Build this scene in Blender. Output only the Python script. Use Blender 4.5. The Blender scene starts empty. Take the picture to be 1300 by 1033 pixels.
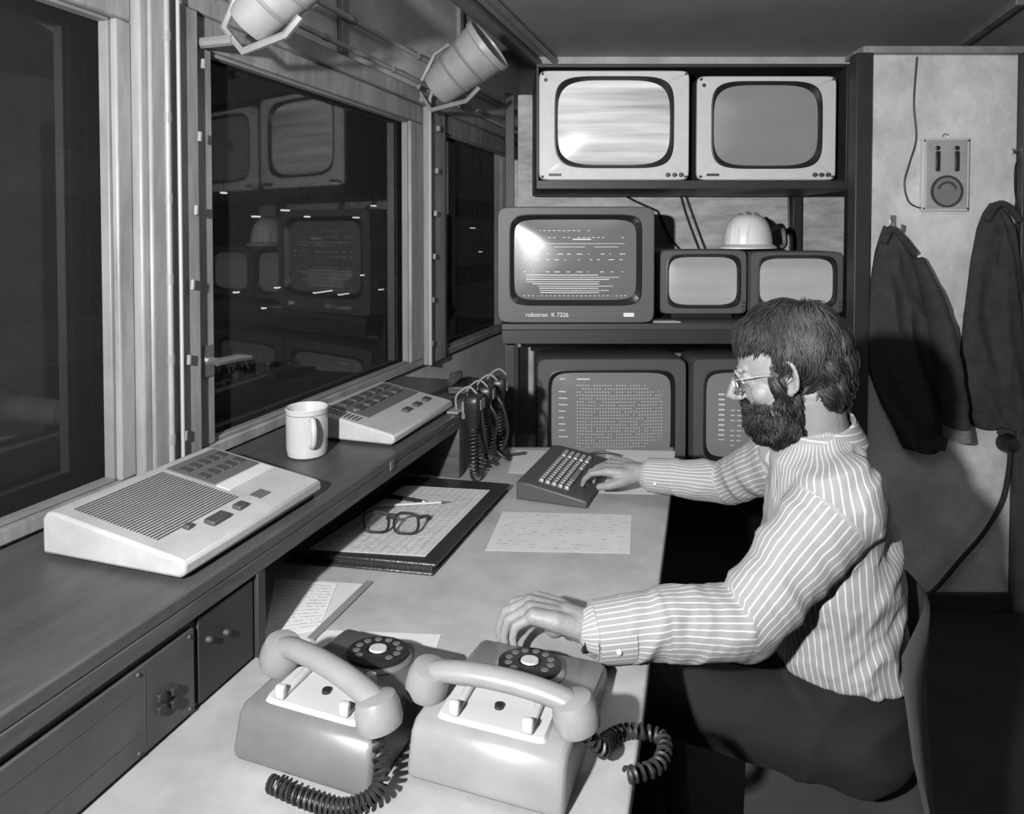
import bpy, bmesh, math, random
import numpy as np
from mathutils import Vector, Matrix, noise
random.seed(7)
S = bpy.context.scene
COL = S.collection
R = math.radians
# ------------------------------------------------------------------ camera
F, CX, CY, TH, EYE = 880.0, 650.0, 318.0, R(1.5), 1.45
cam_d = bpy.data.cameras.new('camera'); cam = bpy.data.objects.new('camera', cam_d); COL.objects.link(cam)
cam.location = (0, 0, EYE); cam.rotation_euler = (R(90) - TH, 0, 0)
cam_d.sensor_width = 36; cam_d.lens = F / 1300 * 36
cam_d.shift_x = (650 - CX) / 1300; cam_d.shift_y = (CY - 516.5) / 1300
cam_d.clip_start = 0.02
S.camera = cam
try:
    S.view_settings.view_transform = 'Standard'
except Exception: pass

def ray(px, py):
    a = (px - CX) / F; b = (CY - py) / F
    return Vector((a, math.cos(TH) + b * math.sin(TH), -math.sin(TH) + b * math.cos(TH)))
def PY(px, py, Y):
    d = ray(px, py); return Vector((0, 0, EYE)) + d * (Y / d.y)
def PZ(px, py, z=0.75):
    d = ray(px, py); return Vector((0, 0, EYE)) + d * ((z - EYE) / d.z)
# the window wall, its shelf and the desk run at an angle to the monitor rack
PHI = math.atan(280 / 880)
WR = Matrix.Rotation(-PHI, 4, 'Z'); WI = WR.inverted()
def W3(a, b, z): return WR @ Vector((a, b, z))
def PW(px, py, a):            # wall-frame point (a, b, z) seen at a pixel on the plane a = const
    d = WI @ ray(px, py); return Vector((0, 0, EYE)) + d * (a / d.x)
def SHR(x, y): return (x + .3182 * y, y)

# ------------------------------------------------------------------ materials
def nd(nt, t, **k):
    n = nt.nodes.new(t)
    for a, b in k.items(): setattr(n, a, b)
    return n
def mat(name, v, rough=0.5, metal=0.0, var=0.0, scale=8.0, bump=0.0, bscale=40.0, emit=0.0, stretch=(1, 1, 1), spec=0.5, ev=None, rot=0):
    m = bpy.data.materials.new(name); m.use_nodes = True
    nt = m.node_tree; b = nt.nodes['Principled BSDF']
    b.inputs['Base Color'].default_value = (v, v, v, 1)
    b.inputs['Roughness'].default_value = rough; b.inputs['Metallic'].default_value = metal
    b.inputs['Specular IOR Level'].default_value = spec
    if emit:
        e = v if ev is None else ev
        b.inputs['Emission Color'].default_value = (e, e, e, 1); b.inputs['Emission Strength'].default_value = emit
    if var or bump:
        tc = nd(nt, 'ShaderNodeTexCoord'); rt = nd(nt, 'ShaderNodeMapping'); rt.inputs['Rotation'].default_value = (0, 0, rot)
        mp = nd(nt, 'ShaderNodeMapping'); mp.inputs['Scale'].default_value = stretch
        nt.links.new(tc.outputs['Object'], rt.inputs['Vector']); nt.links.new(rt.outputs[0], mp.inputs['Vector'])
    if var:
        n1 = nd(nt, 'ShaderNodeTexNoise'); n1.inputs['Scale'].default_value = scale; n1.inputs['Detail'].default_value = 6; n1.inputs['Roughness'].default_value = .65
        cr = nd(nt, 'ShaderNodeMapRange'); cr.inputs['From Min'].default_value = .3; cr.inputs['From Max'].default_value = .7
        cr.inputs['To Min'].default_value = v * (1 - var); cr.inputs['To Max'].default_value = min(1, v * (1 + var))
        nt.links.new(mp.outputs[0], n1.inputs['Vector']); nt.links.new(n1.outputs['Fac'], cr.inputs['Value']); nt.links.new(cr.outputs[0], b.inputs['Base Color'])
    if bump:
        n2 = nd(nt, 'ShaderNodeTexNoise'); n2.inputs['Scale'].default_value = bscale; n2.inputs['Detail'].default_value = 3
        bp = nd(nt, 'ShaderNodeBump'); bp.inputs['Strength'].default_value = bump; bp.inputs['Distance'].default_value = .01
        nt.links.new(mp.outputs[0], n2.inputs['Vector']); nt.links.new(n2.outputs['Fac'], bp.inputs['Height']); nt.links.new(bp.outputs[0], b.inputs['Normal'])
    return m
M = {}
M['wall'] = mat('painted_wall', .52, .8, var=.28, scale=4, bump=.35, bscale=30)
M['ceil'] = mat('painted_ceiling', .34, .6, var=.15, scale=2)
M['floor'] = mat('dark_floor', .016, .6, var=.4, scale=5)
M['frame'] = mat('painted_window_frame', .20, .45, var=.35, scale=14, stretch=(1, 1, .2), bump=.2, bscale=30)
M['upper'] = mat('upper_wall_paint', .42, .6, var=.22, scale=5)
M['ledge'] = mat('ledge_wood', .052, .45, var=.22, scale=7, stretch=(3, .8, 1), bump=.1, bscale=60, rot=PHI)
M['fascia'] = mat('fascia_wood', .055, .5, var=.4, scale=12, stretch=(1, .6, 5), rot=PHI)
M['desk'] = mat('desk_laminate', .28, .42, var=.18, scale=9)
M['desk_side'] = mat('desk_side_wood', .04, .5, var=.3, scale=6)
M['rack'] = mat('dark_rack_metal', .022, .5, var=.2, scale=8)
M['ply'] = mat('plywood_board', .38, .7, var=.4, scale=6, stretch=(1, 1, 3))
M['black'] = mat('black_plastic', .012, .4)
M['charcoal'] = mat('charcoal_plastic', .045, .45)
M['bezel'] = mat('monitor_housing', .085, .5, bump=.05, bscale=300)
M['panel'] = mat('light_metal_panel', .48, .38, var=.06, scale=20)
M['lightgrey'] = mat('light_grey_plastic', .31, .45, var=.12, scale=20)
M['phone'] = mat('grey_phone_plastic', .185, .33, var=.12, scale=12)
M['phone_light'] = mat('cream_phone_plastic', .36, .4)
M['white'] = mat('white_paint', .70, .4)
M['enamel'] = mat('mug_enamel', .38, .22)
M['key'] = mat('keycap', .15, .4)
M['paper'] = mat('paper', .52, .8, var=.05, scale=15)
M['paper2'] = mat('paper_grey', .42, .8, var=.08, scale=12)
M['ink'] = mat('ink', .05, .7)
M['inkgrey'] = mat('ink_grey', .15, .8)
M['leather'] = mat('black_leatherette', .018, .32, bump=.2, bscale=200)
M['metal'] = mat('brushed_metal', .5, .3, .9)
M['greymetal'] = mat('grey_painted_metal', .18, .45, var=.15, scale=10)
M['ampanel'] = mat('amplifier_panel', .055, .5, var=.3, scale=10)
M['slate'] = mat('slate_plastic', .09, .5)
M['conduit'] = mat('conduit_grey', .24, .4, var=.15, scale=12)
M['cable'] = mat('cable_rubber', .015, .5)
M['cablelight'] = mat('cable_light', .30, .6)
M['jacket'] = mat('dark_work_cloth', .026, .9, var=.35, scale=18, bump=.4, bscale=120)
M['cuff'] = mat('jacket_lining', .13, .9, var=.3, scale=60)
M['skin'] = mat('skin', .185, .55, var=.12, scale=25, bump=.12, bscale=160)
M['hair'] = mat('dark_hair', .026, .58, var=.3, scale=60)
M['beard'] = mat('dark_beard', .013, .65)
M['trouser'] = mat('dark_trousers', .005, .9, var=.3, scale=20)
M['chair'] = mat('chair_shell', .06, .4, var=.1, scale=10)
M['hallmetal'] = mat('hall_steel', .22, .7, var=.5, scale=1.5)
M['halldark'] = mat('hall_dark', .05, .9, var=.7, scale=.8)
M['lampglow'] = mat('lamp_glow', .9, .5, emit=.9)
M['glow'] = mat('display_glow', .6, .5, emit=.26)
M['glow2'] = mat('display_glow_dim', .5, .5, emit=.18)

def screen_mat(name, e0, e1, bands=0.0, base=.08):
    m = bpy.data.materials.new(name); m.use_nodes = True; nt = m.node_tree; b = nt.nodes['Principled BSDF']
    b.inputs['Base Color'].default_value = (base, base, base, 1); b.inputs['Roughness'].default_value = .24
    tc = nd(nt, 'ShaderNodeTexCoord'); mp = nd(nt, 'ShaderNodeMapping'); mp.inputs['Scale'].default_value = (.35, .35, bands or 1)
    n1 = nd(nt, 'ShaderNodeTexNoise'); n1.inputs['Scale'].default_value = 3.2; n1.inputs['Detail'].default_value = 4
    cr = nd(nt, 'ShaderNodeMapRange'); cr.inputs['From Min'].default_value = .35; cr.inputs['From Max'].default_value = .65
    cr.inputs['To Min'].default_value = e0; cr.inputs['To Max'].default_value = e1
    nt.links.new(tc.outputs['Object'], mp.inputs[0]); nt.links.new(mp.outputs[0], n1.inputs['Vector']); nt.links.new(n1.outputs['Fac'], cr.inputs['Value'])
    b.inputs['Emission Color'].default_value = (1, 1, 1, 1); nt.links.new(cr.outputs[0], b.inputs['Emission Strength'])
    return m
M['scr_bright'] = screen_mat('screen_bright_bands', .30, .75, 7)
M['scr_grey'] = screen_mat('screen_grey', .11, .16, 1.0)
M['scr_dark'] = screen_mat('screen_dark', .065, .09, 1)
M['scr_small'] = screen_mat('screen_small', .22, .38, 2)
M['scr_low'] = screen_mat('screen_low', .10, .13, 1)

def glass_mat(name, tint, r0, r1, pw, haze):
    m = bpy.data.materials.new(name); m.use_nodes = True; nt = m.node_tree
    nt.nodes.remove(nt.nodes['Principled BSDF']); out = nt.nodes['Material Output']
    tr = nd(nt, 'ShaderNodeBsdfTransparent'); tr.inputs[0].default_value = (tint, tint, tint, 1)
    gl = nd(nt, 'ShaderNodeBsdfGlossy'); gl.inputs['Roughness'].default_value = .03
    df = nd(nt, 'ShaderNodeBsdfDiffuse'); df.inputs[0].default_value = (.5, .5, .5, 1)
    lw = nd(nt, 'ShaderNodeLayerWeight'); lw.inputs[0].default_value = .5
    p = nd(nt, 'ShaderNodeMath', operation='POWER'); p.inputs[1].default_value = pw
    mr = nd(nt, 'ShaderNodeMapRange'); mr.inputs['To Min'].default_value = r0; mr.inputs['To Max'].default_value = r1
    nt.links.new(lw.outputs['Facing'], p.inputs[0]); nt.links.new(p.outputs[0], mr.inputs['Value'])
    a = nd(nt, 'ShaderNodeMixShader'); b = nd(nt, 'ShaderNodeMixShader'); b.inputs[0].default_value = haze
    nt.links.new(mr.outputs[0], a.inputs[0]); nt.links.new(tr.outputs[0], a.inputs[1]); nt.links.new(gl.outputs[0], a.inputs[2])
    nt.links.new(a.outputs[0], b.inputs[1]); nt.links.new(df.outputs[0], b.inputs[2]); nt.links.new(b.outputs[0], out.inputs[0])
    return m
M['glass'] = glass_mat('window_glass', .85, .07, .85, 3.0, .030)
M['lens'] = glass_mat('spectacle_lens', .96, .06, .8, 4, .03)

# ------------------------------------------------------------------ mesh builder
def T(x, y, z): return Matrix.Translation((x, y, z))
def RX(a): return Matrix.Rotation(a, 4, 'X')
def RYm(a): return Matrix.Rotation(a, 4, 'Y')
def RZ(a): return Matrix.Rotation(a, 4, 'Z')
class MB:
    def __init__(s, M0=None): s.v = []; s.f = []; s.M = M0 if M0 is not None else Matrix.Identity(4)
    def add(s, vs, fs, M=None):
        m = s.M @ M if M is not None else s.M
        o = len(s.v); s.v += [m @ Vector(p) for p in vs]; s.f += [[i + o for i in q] for q in fs]
    def box(s, c, d, M=None):
        x, y, z = c; a, b, e = d[0] / 2, d[1] / 2, d[2] / 2
        s.add([(x + i * a, y + j * b, z + k * e) for k in (-1, 1) for j in (-1, 1) for i in (-1, 1)],
              [(0, 2, 3, 1), (4, 5, 7, 6), (0, 1, 5, 4), (2, 6, 7, 3), (0, 4, 6, 2), (1, 3, 7, 5)], M)
    def box2(s, p0, p1, M=None):
        s.box([(a + b) / 2 for a, b in zip(p0, p1)], [abs(b - a) for a, b in zip(p0, p1)], M)
    def loft(s, rings, c0=True, c1=True, M=None, closed=True):
        n = len(rings[0]); vs = [p for r in rings for p in r]; fs = []
        for k in range(len(rings) - 1):
            for i in range(n if closed else n - 1):
                j = (i + 1) % n; fs.append((k * n + i, k * n + j, (k + 1) * n + j, (k + 1) * n + i))
        if c0: fs.append(tuple(range(n))[::-1])
        if c1: fs.append(tuple((len(rings) - 1) * n + i for i in range(n)))
        s.add(vs, fs, M)
    def prism(s, poly, y0, y1, M=None):   # poly in (x, z)
        s.loft([[(x, y0, z) for x, z in poly], [(x, y1, z) for x, z in poly]], M=M)
    def slab(s, pts, z0, z1, M=None):
        s.loft([[(p[0], p[1], z0) for p in pts], [(p[0], p[1], z1) for p in pts]], M=M)
    def tube(s, pts, r, n=8, caps=True, M=None, flat=1.0):
        pts = [Vector(p) for p in pts]; rs = r if isinstance(r, (list, tuple)) else [r] * len(pts)
        t0 = (pts[1] - pts[0]).normalized(); up = Vector((0, 0, 1)) if abs(t0.z) < .9 else Vector((1, 0, 0))
        a = t0.cross(up).normalized(); rings = []
        for i, p in enumerate(pts):
            t = (pts[min(i + 1, len(pts) - 1)] - pts[max(i - 1, 0)]).normalized()
            a = (a - t * a.dot(t)).normalized(); b = t.cross(a)
            rings.append([p + (a * math.cos(2 * math.pi * k / n) + b * math.sin(2 * math.pi * k / n) * flat) * rs[i] for k in range(n)])
        s.loft(rings, caps, caps, M)
    def ell(s, c, r, M=None, seg=16, rg=10):
        if not hasattr(r, '__len__'): r = (r, r, r)
        vs = [(c[0], c[1], c[2] + r[2])]; fs = []
        for i in range(1, rg):
            ph = math.pi * i / rg
            for j in range(seg):
                th = 2 * math.pi * j / seg
                vs.append((c[0] + r[0] * math.sin(ph) * math.cos(th), c[1] + r[1] * math.sin(ph) * math.sin(th), c[2] + r[2] * math.cos(ph)))
        vs.append((c[0], c[1], c[2] - r[2])); L = len(vs) - 1
        for j in range(seg):
            k = (j + 1) % seg
            fs.append((0, 1 + j, 1 + k)); fs.append((L, L - seg + k, L - seg + j))
            for i in range(rg - 2): fs.append((1 + i * seg + j, 1 + (i + 1) * seg + j, 1 + (i + 1) * seg + k, 1 + i * seg + k))
        s.add(vs, fs, M)
    def lathe(s, prof, n=28, M=None, c0=True, c1=True):
        s.loft([[(r * math.cos(2 * math.pi * k / n), r * math.sin(2 * math.pi * k / n), z) for k in range(n)] for r, z in prof], c0, c1, M)
    def chain(s, pts, rs, n=12):
        pts = [Vector(p) for p in pts]
        for i in range(len(pts) - 1): s.tube([pts[i], pts[i + 1]], [rs[i], rs[i + 1]], n)
        for p, r in zip(pts, rs): s.ell(p, r * 1.0, seg=n, rg=8)
    def build(s, name, m, parent=None, loc=None, bevel=0, smooth=40, world=None, fix=True):
        me = bpy.data.meshes.new(name)
        off = Vector(loc) if loc is not None else (Vector(world.location) if world is not None else Vector((0, 0, 0)))
        me.from_pydata([tuple(v - off) for v in s.v], [], s.f)
        if fix:
            bm = bmesh.new(); bm.from_mesh(me); bmesh.ops.recalc_face_normals(bm, faces=bm.faces); bm.to_mesh(me); bm.free()
        me.materials.append(M[m] if isinstance(m, str) else m)
        if smooth:
            me.polygons.foreach_set('use_smooth', [True] * len(me.polygons)); me.set_sharp_from_angle(angle=R(smooth))
        o = bpy.data.objects.new(name, me); COL.objects.link(o)
        if parent is not None: o.parent = parent
        if loc is not None: o.location = loc
        if bevel:
            b = o.modifiers.new('bevel', 'BEVEL'); b.width = bevel; b.segments = 2; b.limit_method = 'ANGLE'; b.angle_limit = R(40)
        return o
def WB(): return MB(WR.copy())
def empty(name, loc, rz=0):
    o = bpy.data.objects.new(name, None); COL.objects.link(o); o.location = loc; o.rotation_euler = (0, 0, rz); o.empty_display_size = .05; return o
def tag(o, label, cat, group=None):
    o['label'] = label; o['category'] = cat
    if group: o['group'] = group
    return o
def struct(o): o['kind'] = 'structure'; return o
def textmesh(s, size, name, m, parent, mtx):
    cu = bpy.data.curves.new('t', 'FONT'); cu.body = s; cu.size = size; cu.extrude = .0003
    to = bpy.data.objects.new('t', cu); COL.objects.link(to); bpy.context.view_layer.update()
    me = bpy.data.meshes.new_from_object(to.evaluated_get(bpy.context.evaluated_depsgraph_get()))
    bpy.data.objects.remove(to); me.transform(mtx); me.materials.clear(); me.materials.append(M[m])
    o = bpy.data.objects.new(name, me); COL.objects.link(o); o.parent = parent; return o
def smoothpath(pts, n=8):
    pts = [Vector(p) for p in pts]; out = []
    for i in range(len(pts) - 1):
        p0 = pts[max(i - 1, 0)]; p1 = pts[i]; p2 = pts[i + 1]; p3 = pts[min(i + 2, len(pts) - 1)]
        for k in range(n):
            t = k / n
            out.append(.5 * ((2 * p1) + (p2 - p0) * t + (2 * p0 - 5 * p1 + 4 * p2 - p3) * t * t + (3 * p1 - p0 - 3 * p2 + p3) * t ** 3))
    out.append(pts[-1]); return out
def coil(mb, path, R0, r, turns, n=5):
    p = smoothpath(path, 10); N = turns * 10; L = len(p) - 1; pts = []
    for i in range(N + 1):
        t = i / N * L; k = min(int(t), L - 1); c = p[k].lerp(p[k + 1], t - k); d = (p[k + 1] - p[k]).normalized()
        u = Vector((0, 0, 1)) if abs(d.z) < .8 else Vector((1, 0, 0)); a = d.cross(u).normalized(); b = d.cross(a)
        w = 2 * math.pi * i / 10; pts.append(c + (a * math.cos(w) + b * math.sin(w)) * R0)
    mb.tube(pts, r, n)
def sellip(w, h, p, n=64):
    out = []
    for k in range(n):
        t = 2 * math.pi * k / n; c = math.cos(t); s = math.sin(t)
        out.append((w / 2 * math.copysign(abs(c) ** (2 / p), c), h / 2 * math.copysign(abs(s) ** (2 / p), s)))
    return out

# ------------------------------------------------------------------ room shell
KW = math.cos(PHI)
XW, YB, ZC = -1.2 * KW, 3.9, 2.43
def rot2(a, b_): q = W3(a, b_, 0); return (q.x, q.y)
room = [rot2(XW - .12, -2.1), rot2(XW - .12, 4.05), (0.0, 4.0), (2.8, 4.0), (2.8, -1.9)]
b = MB(); b.slab(room, -.1, 0); struct(b.build('floor', 'floor', loc=(0, 0, 0), smooth=0))
b = MB(); b.slab(room, ZC, ZC + .1); struct(b.build('ceiling', 'ceil', loc=(0, 0, 0), smooth=0))
b = MB(); b.box2((-.1, YB, 0), (2.8, YB + .1, ZC)); struct(b.build('wall_back', 'wall', loc=(0, 0, 0), smooth=0))
b = MB(); b.box2((2.7, -1.8, 0), (2.8, YB, ZC)); struct(b.build('wall_right', 'wall', loc=(0, 0, 0), smooth=0))
b = MB(); b.box2((-1.9, -1.9, 0), (2.8, -1.8, ZC)); struct(b.build('wall_front', 'wall', loc=(0, 0, 0), smooth=0))
BE = 4.06
b = WB(); b.box2((XW - .12, -2.1, 0), (XW, BE, .93)); b.box2((XW - .12, -2.1, 1.93), (XW, BE, ZC))
b.box2((XW - .12, -2.1, .93), (XW, -.6, 1.93)); b.box2((XW - .12, 4.02, .93), (XW, BE, 1.93))
struct(b.build('wall_left', 'upper', loc=(0, 0, 0), smooth=0))
b = MB(); b.box2((1.345, 2.63, 0), (1.91, 2.73, 2.12)); struct(b.build('wall_partition', 'wall', loc=(0, 0, 0), bevel=.004))
b = MB(); b.box2((1.31, 2.60, 2.12), (2.7, 2.75, 2.145)); struct(b.build('trim_1', 'frame', loc=(0, 0, 0), bevel=.004))
b = MB(); b.box2((1.285, 2.60, 0), (1.345, 2.66, 2.12)); struct(b.build('trim_2', 'rack', loc=(0, 0, 0), bevel=.004))
d = empty('door_1', (2.3, 2.69, 0)); struct(d)
b = MB(); b.box2((1.91, 2.60, 0), (1.96, 2.75, 2.12)); b.box2((2.65, 2.60, 0), (2.7, 2.75, 2.12)); b.box2((1.96, 2.60, 2.06), (2.65, 2.75, 2.12)); b.build('door_frame', 'desk_side', d, world=d, bevel=.003)
b = MB(); b.box2((1.96, 2.66, .005), (2.65, 2.70, 2.06)); b.build('door_leaf', 'desk_side', d, world=d, bevel=.003)
b = MB(); b.box2((1.345, 2.615, 0), (1.91, 2.63, .07)); struct(b.build('baseboard_partition', 'rack', loc=(0, 0, 0), bevel=.003))
q0 = PY(1290, 0, 2.92); q1 = PY(1200, 66, 3.78)
b = MB(); dx = Vector((.04, 0, 0)); b.slab([q0, q0 + dx, q1 + dx, q1], ZC - .03, ZC); struct(b.build('trim_3', 'frame', loc=(0, 0, 0), bevel=.004))
def ypx(px, x=XW): return PW(px, 295, x).y
Z0, Z1 = .94, 1.93
def window(i, ya, yb, g0, g1, z0=.968, z1=1.86, handle=None, pn=-.03, ext=0):
    w = empty('window_%d' % i, W3(XW, (ya + yb) / 2, Z0)); struct(w)
    b = WB()
    b.box2((XW - .02, ya, Z0), (XW + .02, yb, z0)); b.box2((XW - .02, ya, z1), (XW + .02, yb, Z1))
    b.box2((XW - .02, ya, z0), (XW + .02, g0, z1)); b.box2((XW - .02, g1, z0), (XW + .02, yb, z1))
    b.build('window_frame', 'frame', w, world=w, bevel=.004)
    b = WB()
    for (p, q) in (((g0, z0), (g1, z0 + .008)), ((g0, z1 - .008), (g1, z1)), ((g0, z0), (g0 + .008, z1)), ((g1 - .008, z0), (g1, z1))):
        b.box2((XW - .015, p[0], p[1]), (XW + .008, q[0], q[1]))
    b.build('glazing_bead', 'greymetal', w, world=w, bevel=.002)
    e = .037
    b = WB(); b.add([(XW + pn, ya + .005, z0 - e), (XW + pn, yb - .005 + ext, z0 - e), (XW + pn, yb - .005 + ext, z1 + e), (XW + pn, ya + .005, z1 + e)], [(0, 1, 2, 3)]); b.build('window_pane', 'glass', w, world=w, smooth=0, fix=False)
    if handle:
        b = WB(); hy, hz = handle
        b.box2((XW + .02, hy - .015, hz - .035), (XW + .026, hy + .015, hz + .035))
        b.tube([(XW + .02, hy, hz), (XW + .055, hy, hz)], .008)
        b.tube([(XW + .055, hy - .01, hz), (XW + .06, hy + .05, hz), (XW + .055, hy + .10, hz - .008)], [.009, .009, .007])
        b.build('window_handle', 'metal', w, world=w)
    return w
window(1, -.6, ypx(160), -.5, ypx(140), pn=-.06, ext=.12)
window(2, ypx(236), ypx(532), ypx(262), ypx(516), handle=(ypx(252), PW(258, 456, XW).z), pn=-.03)
window(3, ypx(554), 4.02, ypx(562), ypx(664), pn=-.03)
for k, (a, c) in enumerate(((160, 236), (532, 554))):
    b = WB(); b.box2((XW - .02, ypx(a), Z0), (XW + .04, ypx(c), Z1))
    if k == 0: b.box2((XW + .04, ypx(168), Z0), (XW + .05, ypx(192), Z1))
    struct(b.build('trim_%d' % (4 + k), 'frame', loc=W3(XW, ypx(a), Z0), bevel=.005))
b = WB(); b.box2((XW - .02, -.6, Z1), (XW + .035, 4.02, Z1 + .05)); struct(b.build('trim_6', 'frame', loc=W3(XW, 1, Z1), bevel=.005))
for k, yy in enumerate((.75, 1.85, 2.8)):
    b = WB(); b.box2((XW, yy, Z1 + .05), (XW + .02, yy + .04, ZC)); struct(b.build('trim_%d' % (7 + k), 'frame', loc=W3(XW, yy, Z1 + .05), bevel=.003))
# the dark hall outside
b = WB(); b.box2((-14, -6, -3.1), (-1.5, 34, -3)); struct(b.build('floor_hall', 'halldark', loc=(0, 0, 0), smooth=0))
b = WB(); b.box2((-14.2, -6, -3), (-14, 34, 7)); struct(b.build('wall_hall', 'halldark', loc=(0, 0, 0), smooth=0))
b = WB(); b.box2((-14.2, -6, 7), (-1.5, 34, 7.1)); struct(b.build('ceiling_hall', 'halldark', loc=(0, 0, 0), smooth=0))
for (zz, aa, lab) in ((PW(400, 262, -9.5).z, -9.5, 'long dark steel girder crossing the hall high beyond the windows'), (PW(400, 395, -9.5).z, -9.5, 'lower dark steel girder in the hall beyond the windows')):
    g = empty('crane_girder', W3(aa, 14, zz))
    b = WB(); b.box2((aa - .2, 4, zz - .05), (aa + .1, 33, zz)); b.box2((aa - .2, 4, zz + .55), (aa + .1, 33, zz + .6)); b.build('flange', 'hallmetal', g, world=g)
    b = WB(); b.box2((aa - .08, 4, zz), (aa - .02, 33, zz + .55))
    for k in range(24): b.box2((aa - .15, 4 + k * 1.2, zz), (aa + .05, 4.06 + k * 1.2, zz + .55))
    b.build('web', 'hallmetal', g, world=g); tag(g, lab, 'girder')
for k, (px, py, L) in enumerate(((410, 371, .34), (436, 374, .20), (352, 366, .07), (325, 276, .10), (362, 268, .12), (452, 277, .12), (600, 290, .2), (284, 246, .06), (610, 320, .12), (474, 262, .10), (390, 276, .08), (300, 372, .06), (484, 368, .10), (335, 392, .05), (460, 350, .06))):
    p = PW(px, py, -8); wp = WR @ p
    l = empty('hall_lamp', wp, -PHI)
    b = MB(); b.box2((-.06, -L, .03), (.06, L, .08)); b.build('housing', 'hallmetal', l, bevel=.01)
    b = MB(); b.box2((-.03, -L * .95, 0), (.03, L * .95, .03)); b.build('tube', 'lampglow', l, bevel=.01)
    b = MB(); b.box2((-.01, -.01, .08), (.01, .01, 7 - p.z)); b.build('rod', 'halldark', l)
    tag(l, 'small distant strip lamp glowing in the dark hall beyond the glass', 'lamp', 'strip lamps in the hall outside')

# ------------------------------------------------------------------ ledge, desk
LZ, LX = .94, -.771 * KW
LE = PW(640, 470, LX).y
SP = PW(583, 560, LX).y; NP = PW(328, 800, LX).y
XI = XW + .022
g = empty('window_shelf', W3(-.93, 1.2, .75))
b = WB(); b.box2((XI, .1, LZ - .022), (LX, LE, LZ)); b.build('shelf_board', 'ledge', g, world=g, bevel=.004)
b = WB(); b.box2((LX - .02, .1, LZ - .048), (LX - .001, LE - .01, LZ - .022)); b.build('fascia', 'fascia', g, world=g, bevel=.002)
b = WB(); b.box2((XI, SP, .752), (LX, SP + .03, LZ - .048)); b.build('support_panel', 'fascia', g, world=g, bevel=.002)
b = WB(); b.box2((XI, NP, .752), (LX, NP + .02, LZ - .048)); b.build('support_panel', 'rack', g, world=g, bevel=.002)
lb = PW(497, 598, LX).y
b = WB(); b.box2((LX, lb - .008, .912), (LX + .003, lb + .008, .932)); b.build('latch', 'slate', g, world=g)
tag(g, 'long dark wooden shelf under the windows carrying the intercom consoles', 'shelf')
g = empty('control_desk', (.1, 1.5, 0))
wl = lambda b_: rot2(XI, b_)
DR = [wl(.35), SHR(-.118, .76), SHR(-.125, 1.0), SHR(-.16, 1.84), SHR(-.185, 2.245), wl((2.245 + XI * math.sin(PHI)) / KW)]
b = MB(); b.slab(DR, .722, .75); b.build('desk_top', 'desk', g, world=g, bevel=.004)
for pts, z0, z1 in (([SHR(-.30, 1.95), SHR(-.215, 1.95), SHR(-.225, 2.22), SHR(-.30, 2.22)], 0, .722), ([SHR(-1.1, .82), SHR(-.75, .82), SHR(-.75, .86), SHR(-1.1, .86)], 0, .722), ([SHR(-1.10, 2.20), SHR(-.30, 2.20), SHR(-.30, 2.225), SHR(-1.10, 2.225)], .1, .722)):
    b = MB(); b.slab(pts, z0, z1); b.build('side_panel', 'desk_side', g, world=g, bevel=.003)
b = MB(); b.slab([SHR(-.21, .80), SHR(-.18, .80), SHR(-.21, 1.95), SHR(-.24, 1.95)], .68, .722); b.build('apron', 'desk_side', g, world=g, bevel=.003)
b = MB(); b.slab([SHR(-.21, .80), SHR(-.17, .80), SHR(-.17, .84), SHR(-.21, .84)], 0, .66); b.build('desk_leg', 'rack', g, world=g, bevel=.003)
tag(g, 'long grey topped control desk the seated man works at', 'desk')
g = empty('amplifier_rack', W3(-.9, .6, .752))
y1 = PW(250, 850, LX).y; y0 = y1 - .42
b = WB(); b.box2((XI + .01, y0 - .15, .752), (LX - .012, NP - .002, LZ - .05)); b.build('case', 'charcoal', g, world=g, bevel=.003)
b = WB(); b.box2((LX - .012, y0, .757), (LX - .004, y1, .878)); fp = b.build('front_panel', 'ampanel', g, world=g, bevel=.002)
b = WB(); b.box2((LX - .012, y1 + .01, .757), (LX - .006, NP - .004, .885)); b.build('side_plate', 'rack', g, world=g, bevel=.002)
for (px, py) in ((205, 884), (222, 876), (205, 900), (222, 892), (215, 935), (232, 925)):
    p = PW(px, py, LX)
    if p.z < .765: continue
    b = WB(); b.box2((LX - .004, p.y - .006, p.z - .005), (LX + .003, p.y + .006, p.z + .005)); b.build('switch', 'rack', fp, world=g, bevel=.001)
b = WB()
for zz in (.79, .85): b.box2((LX - .0045, y0 + .02, zz), (LX - .0035, y1 - .10, zz + .0012))
b.box2((LX - .0045, y1 - .09, .765), (LX - .0035, y1 - .0885, .87))
for yy in (y1 - .10, y1 - .01):
    for zz in (.765, .87): b.ell((LX - .004, yy, zz), .003, seg=8, rg=5)
b.build('panel_marking', 'ink', fp, world=g)
for (px, py) in ((268, 812), (290, 803)):
    p = PW(px, py, LX); b = MB(); b.lathe([(.005, 0), (.004, .008)], 12, M=WR @ T(LX - .006, p.y, p.z) @ RYm(R(90))); b.build('knob', 'charcoal', g, world=g)
tag(g, 'rack amplifier with dark switch panel under the near shelf end', 'amplifier')

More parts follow.
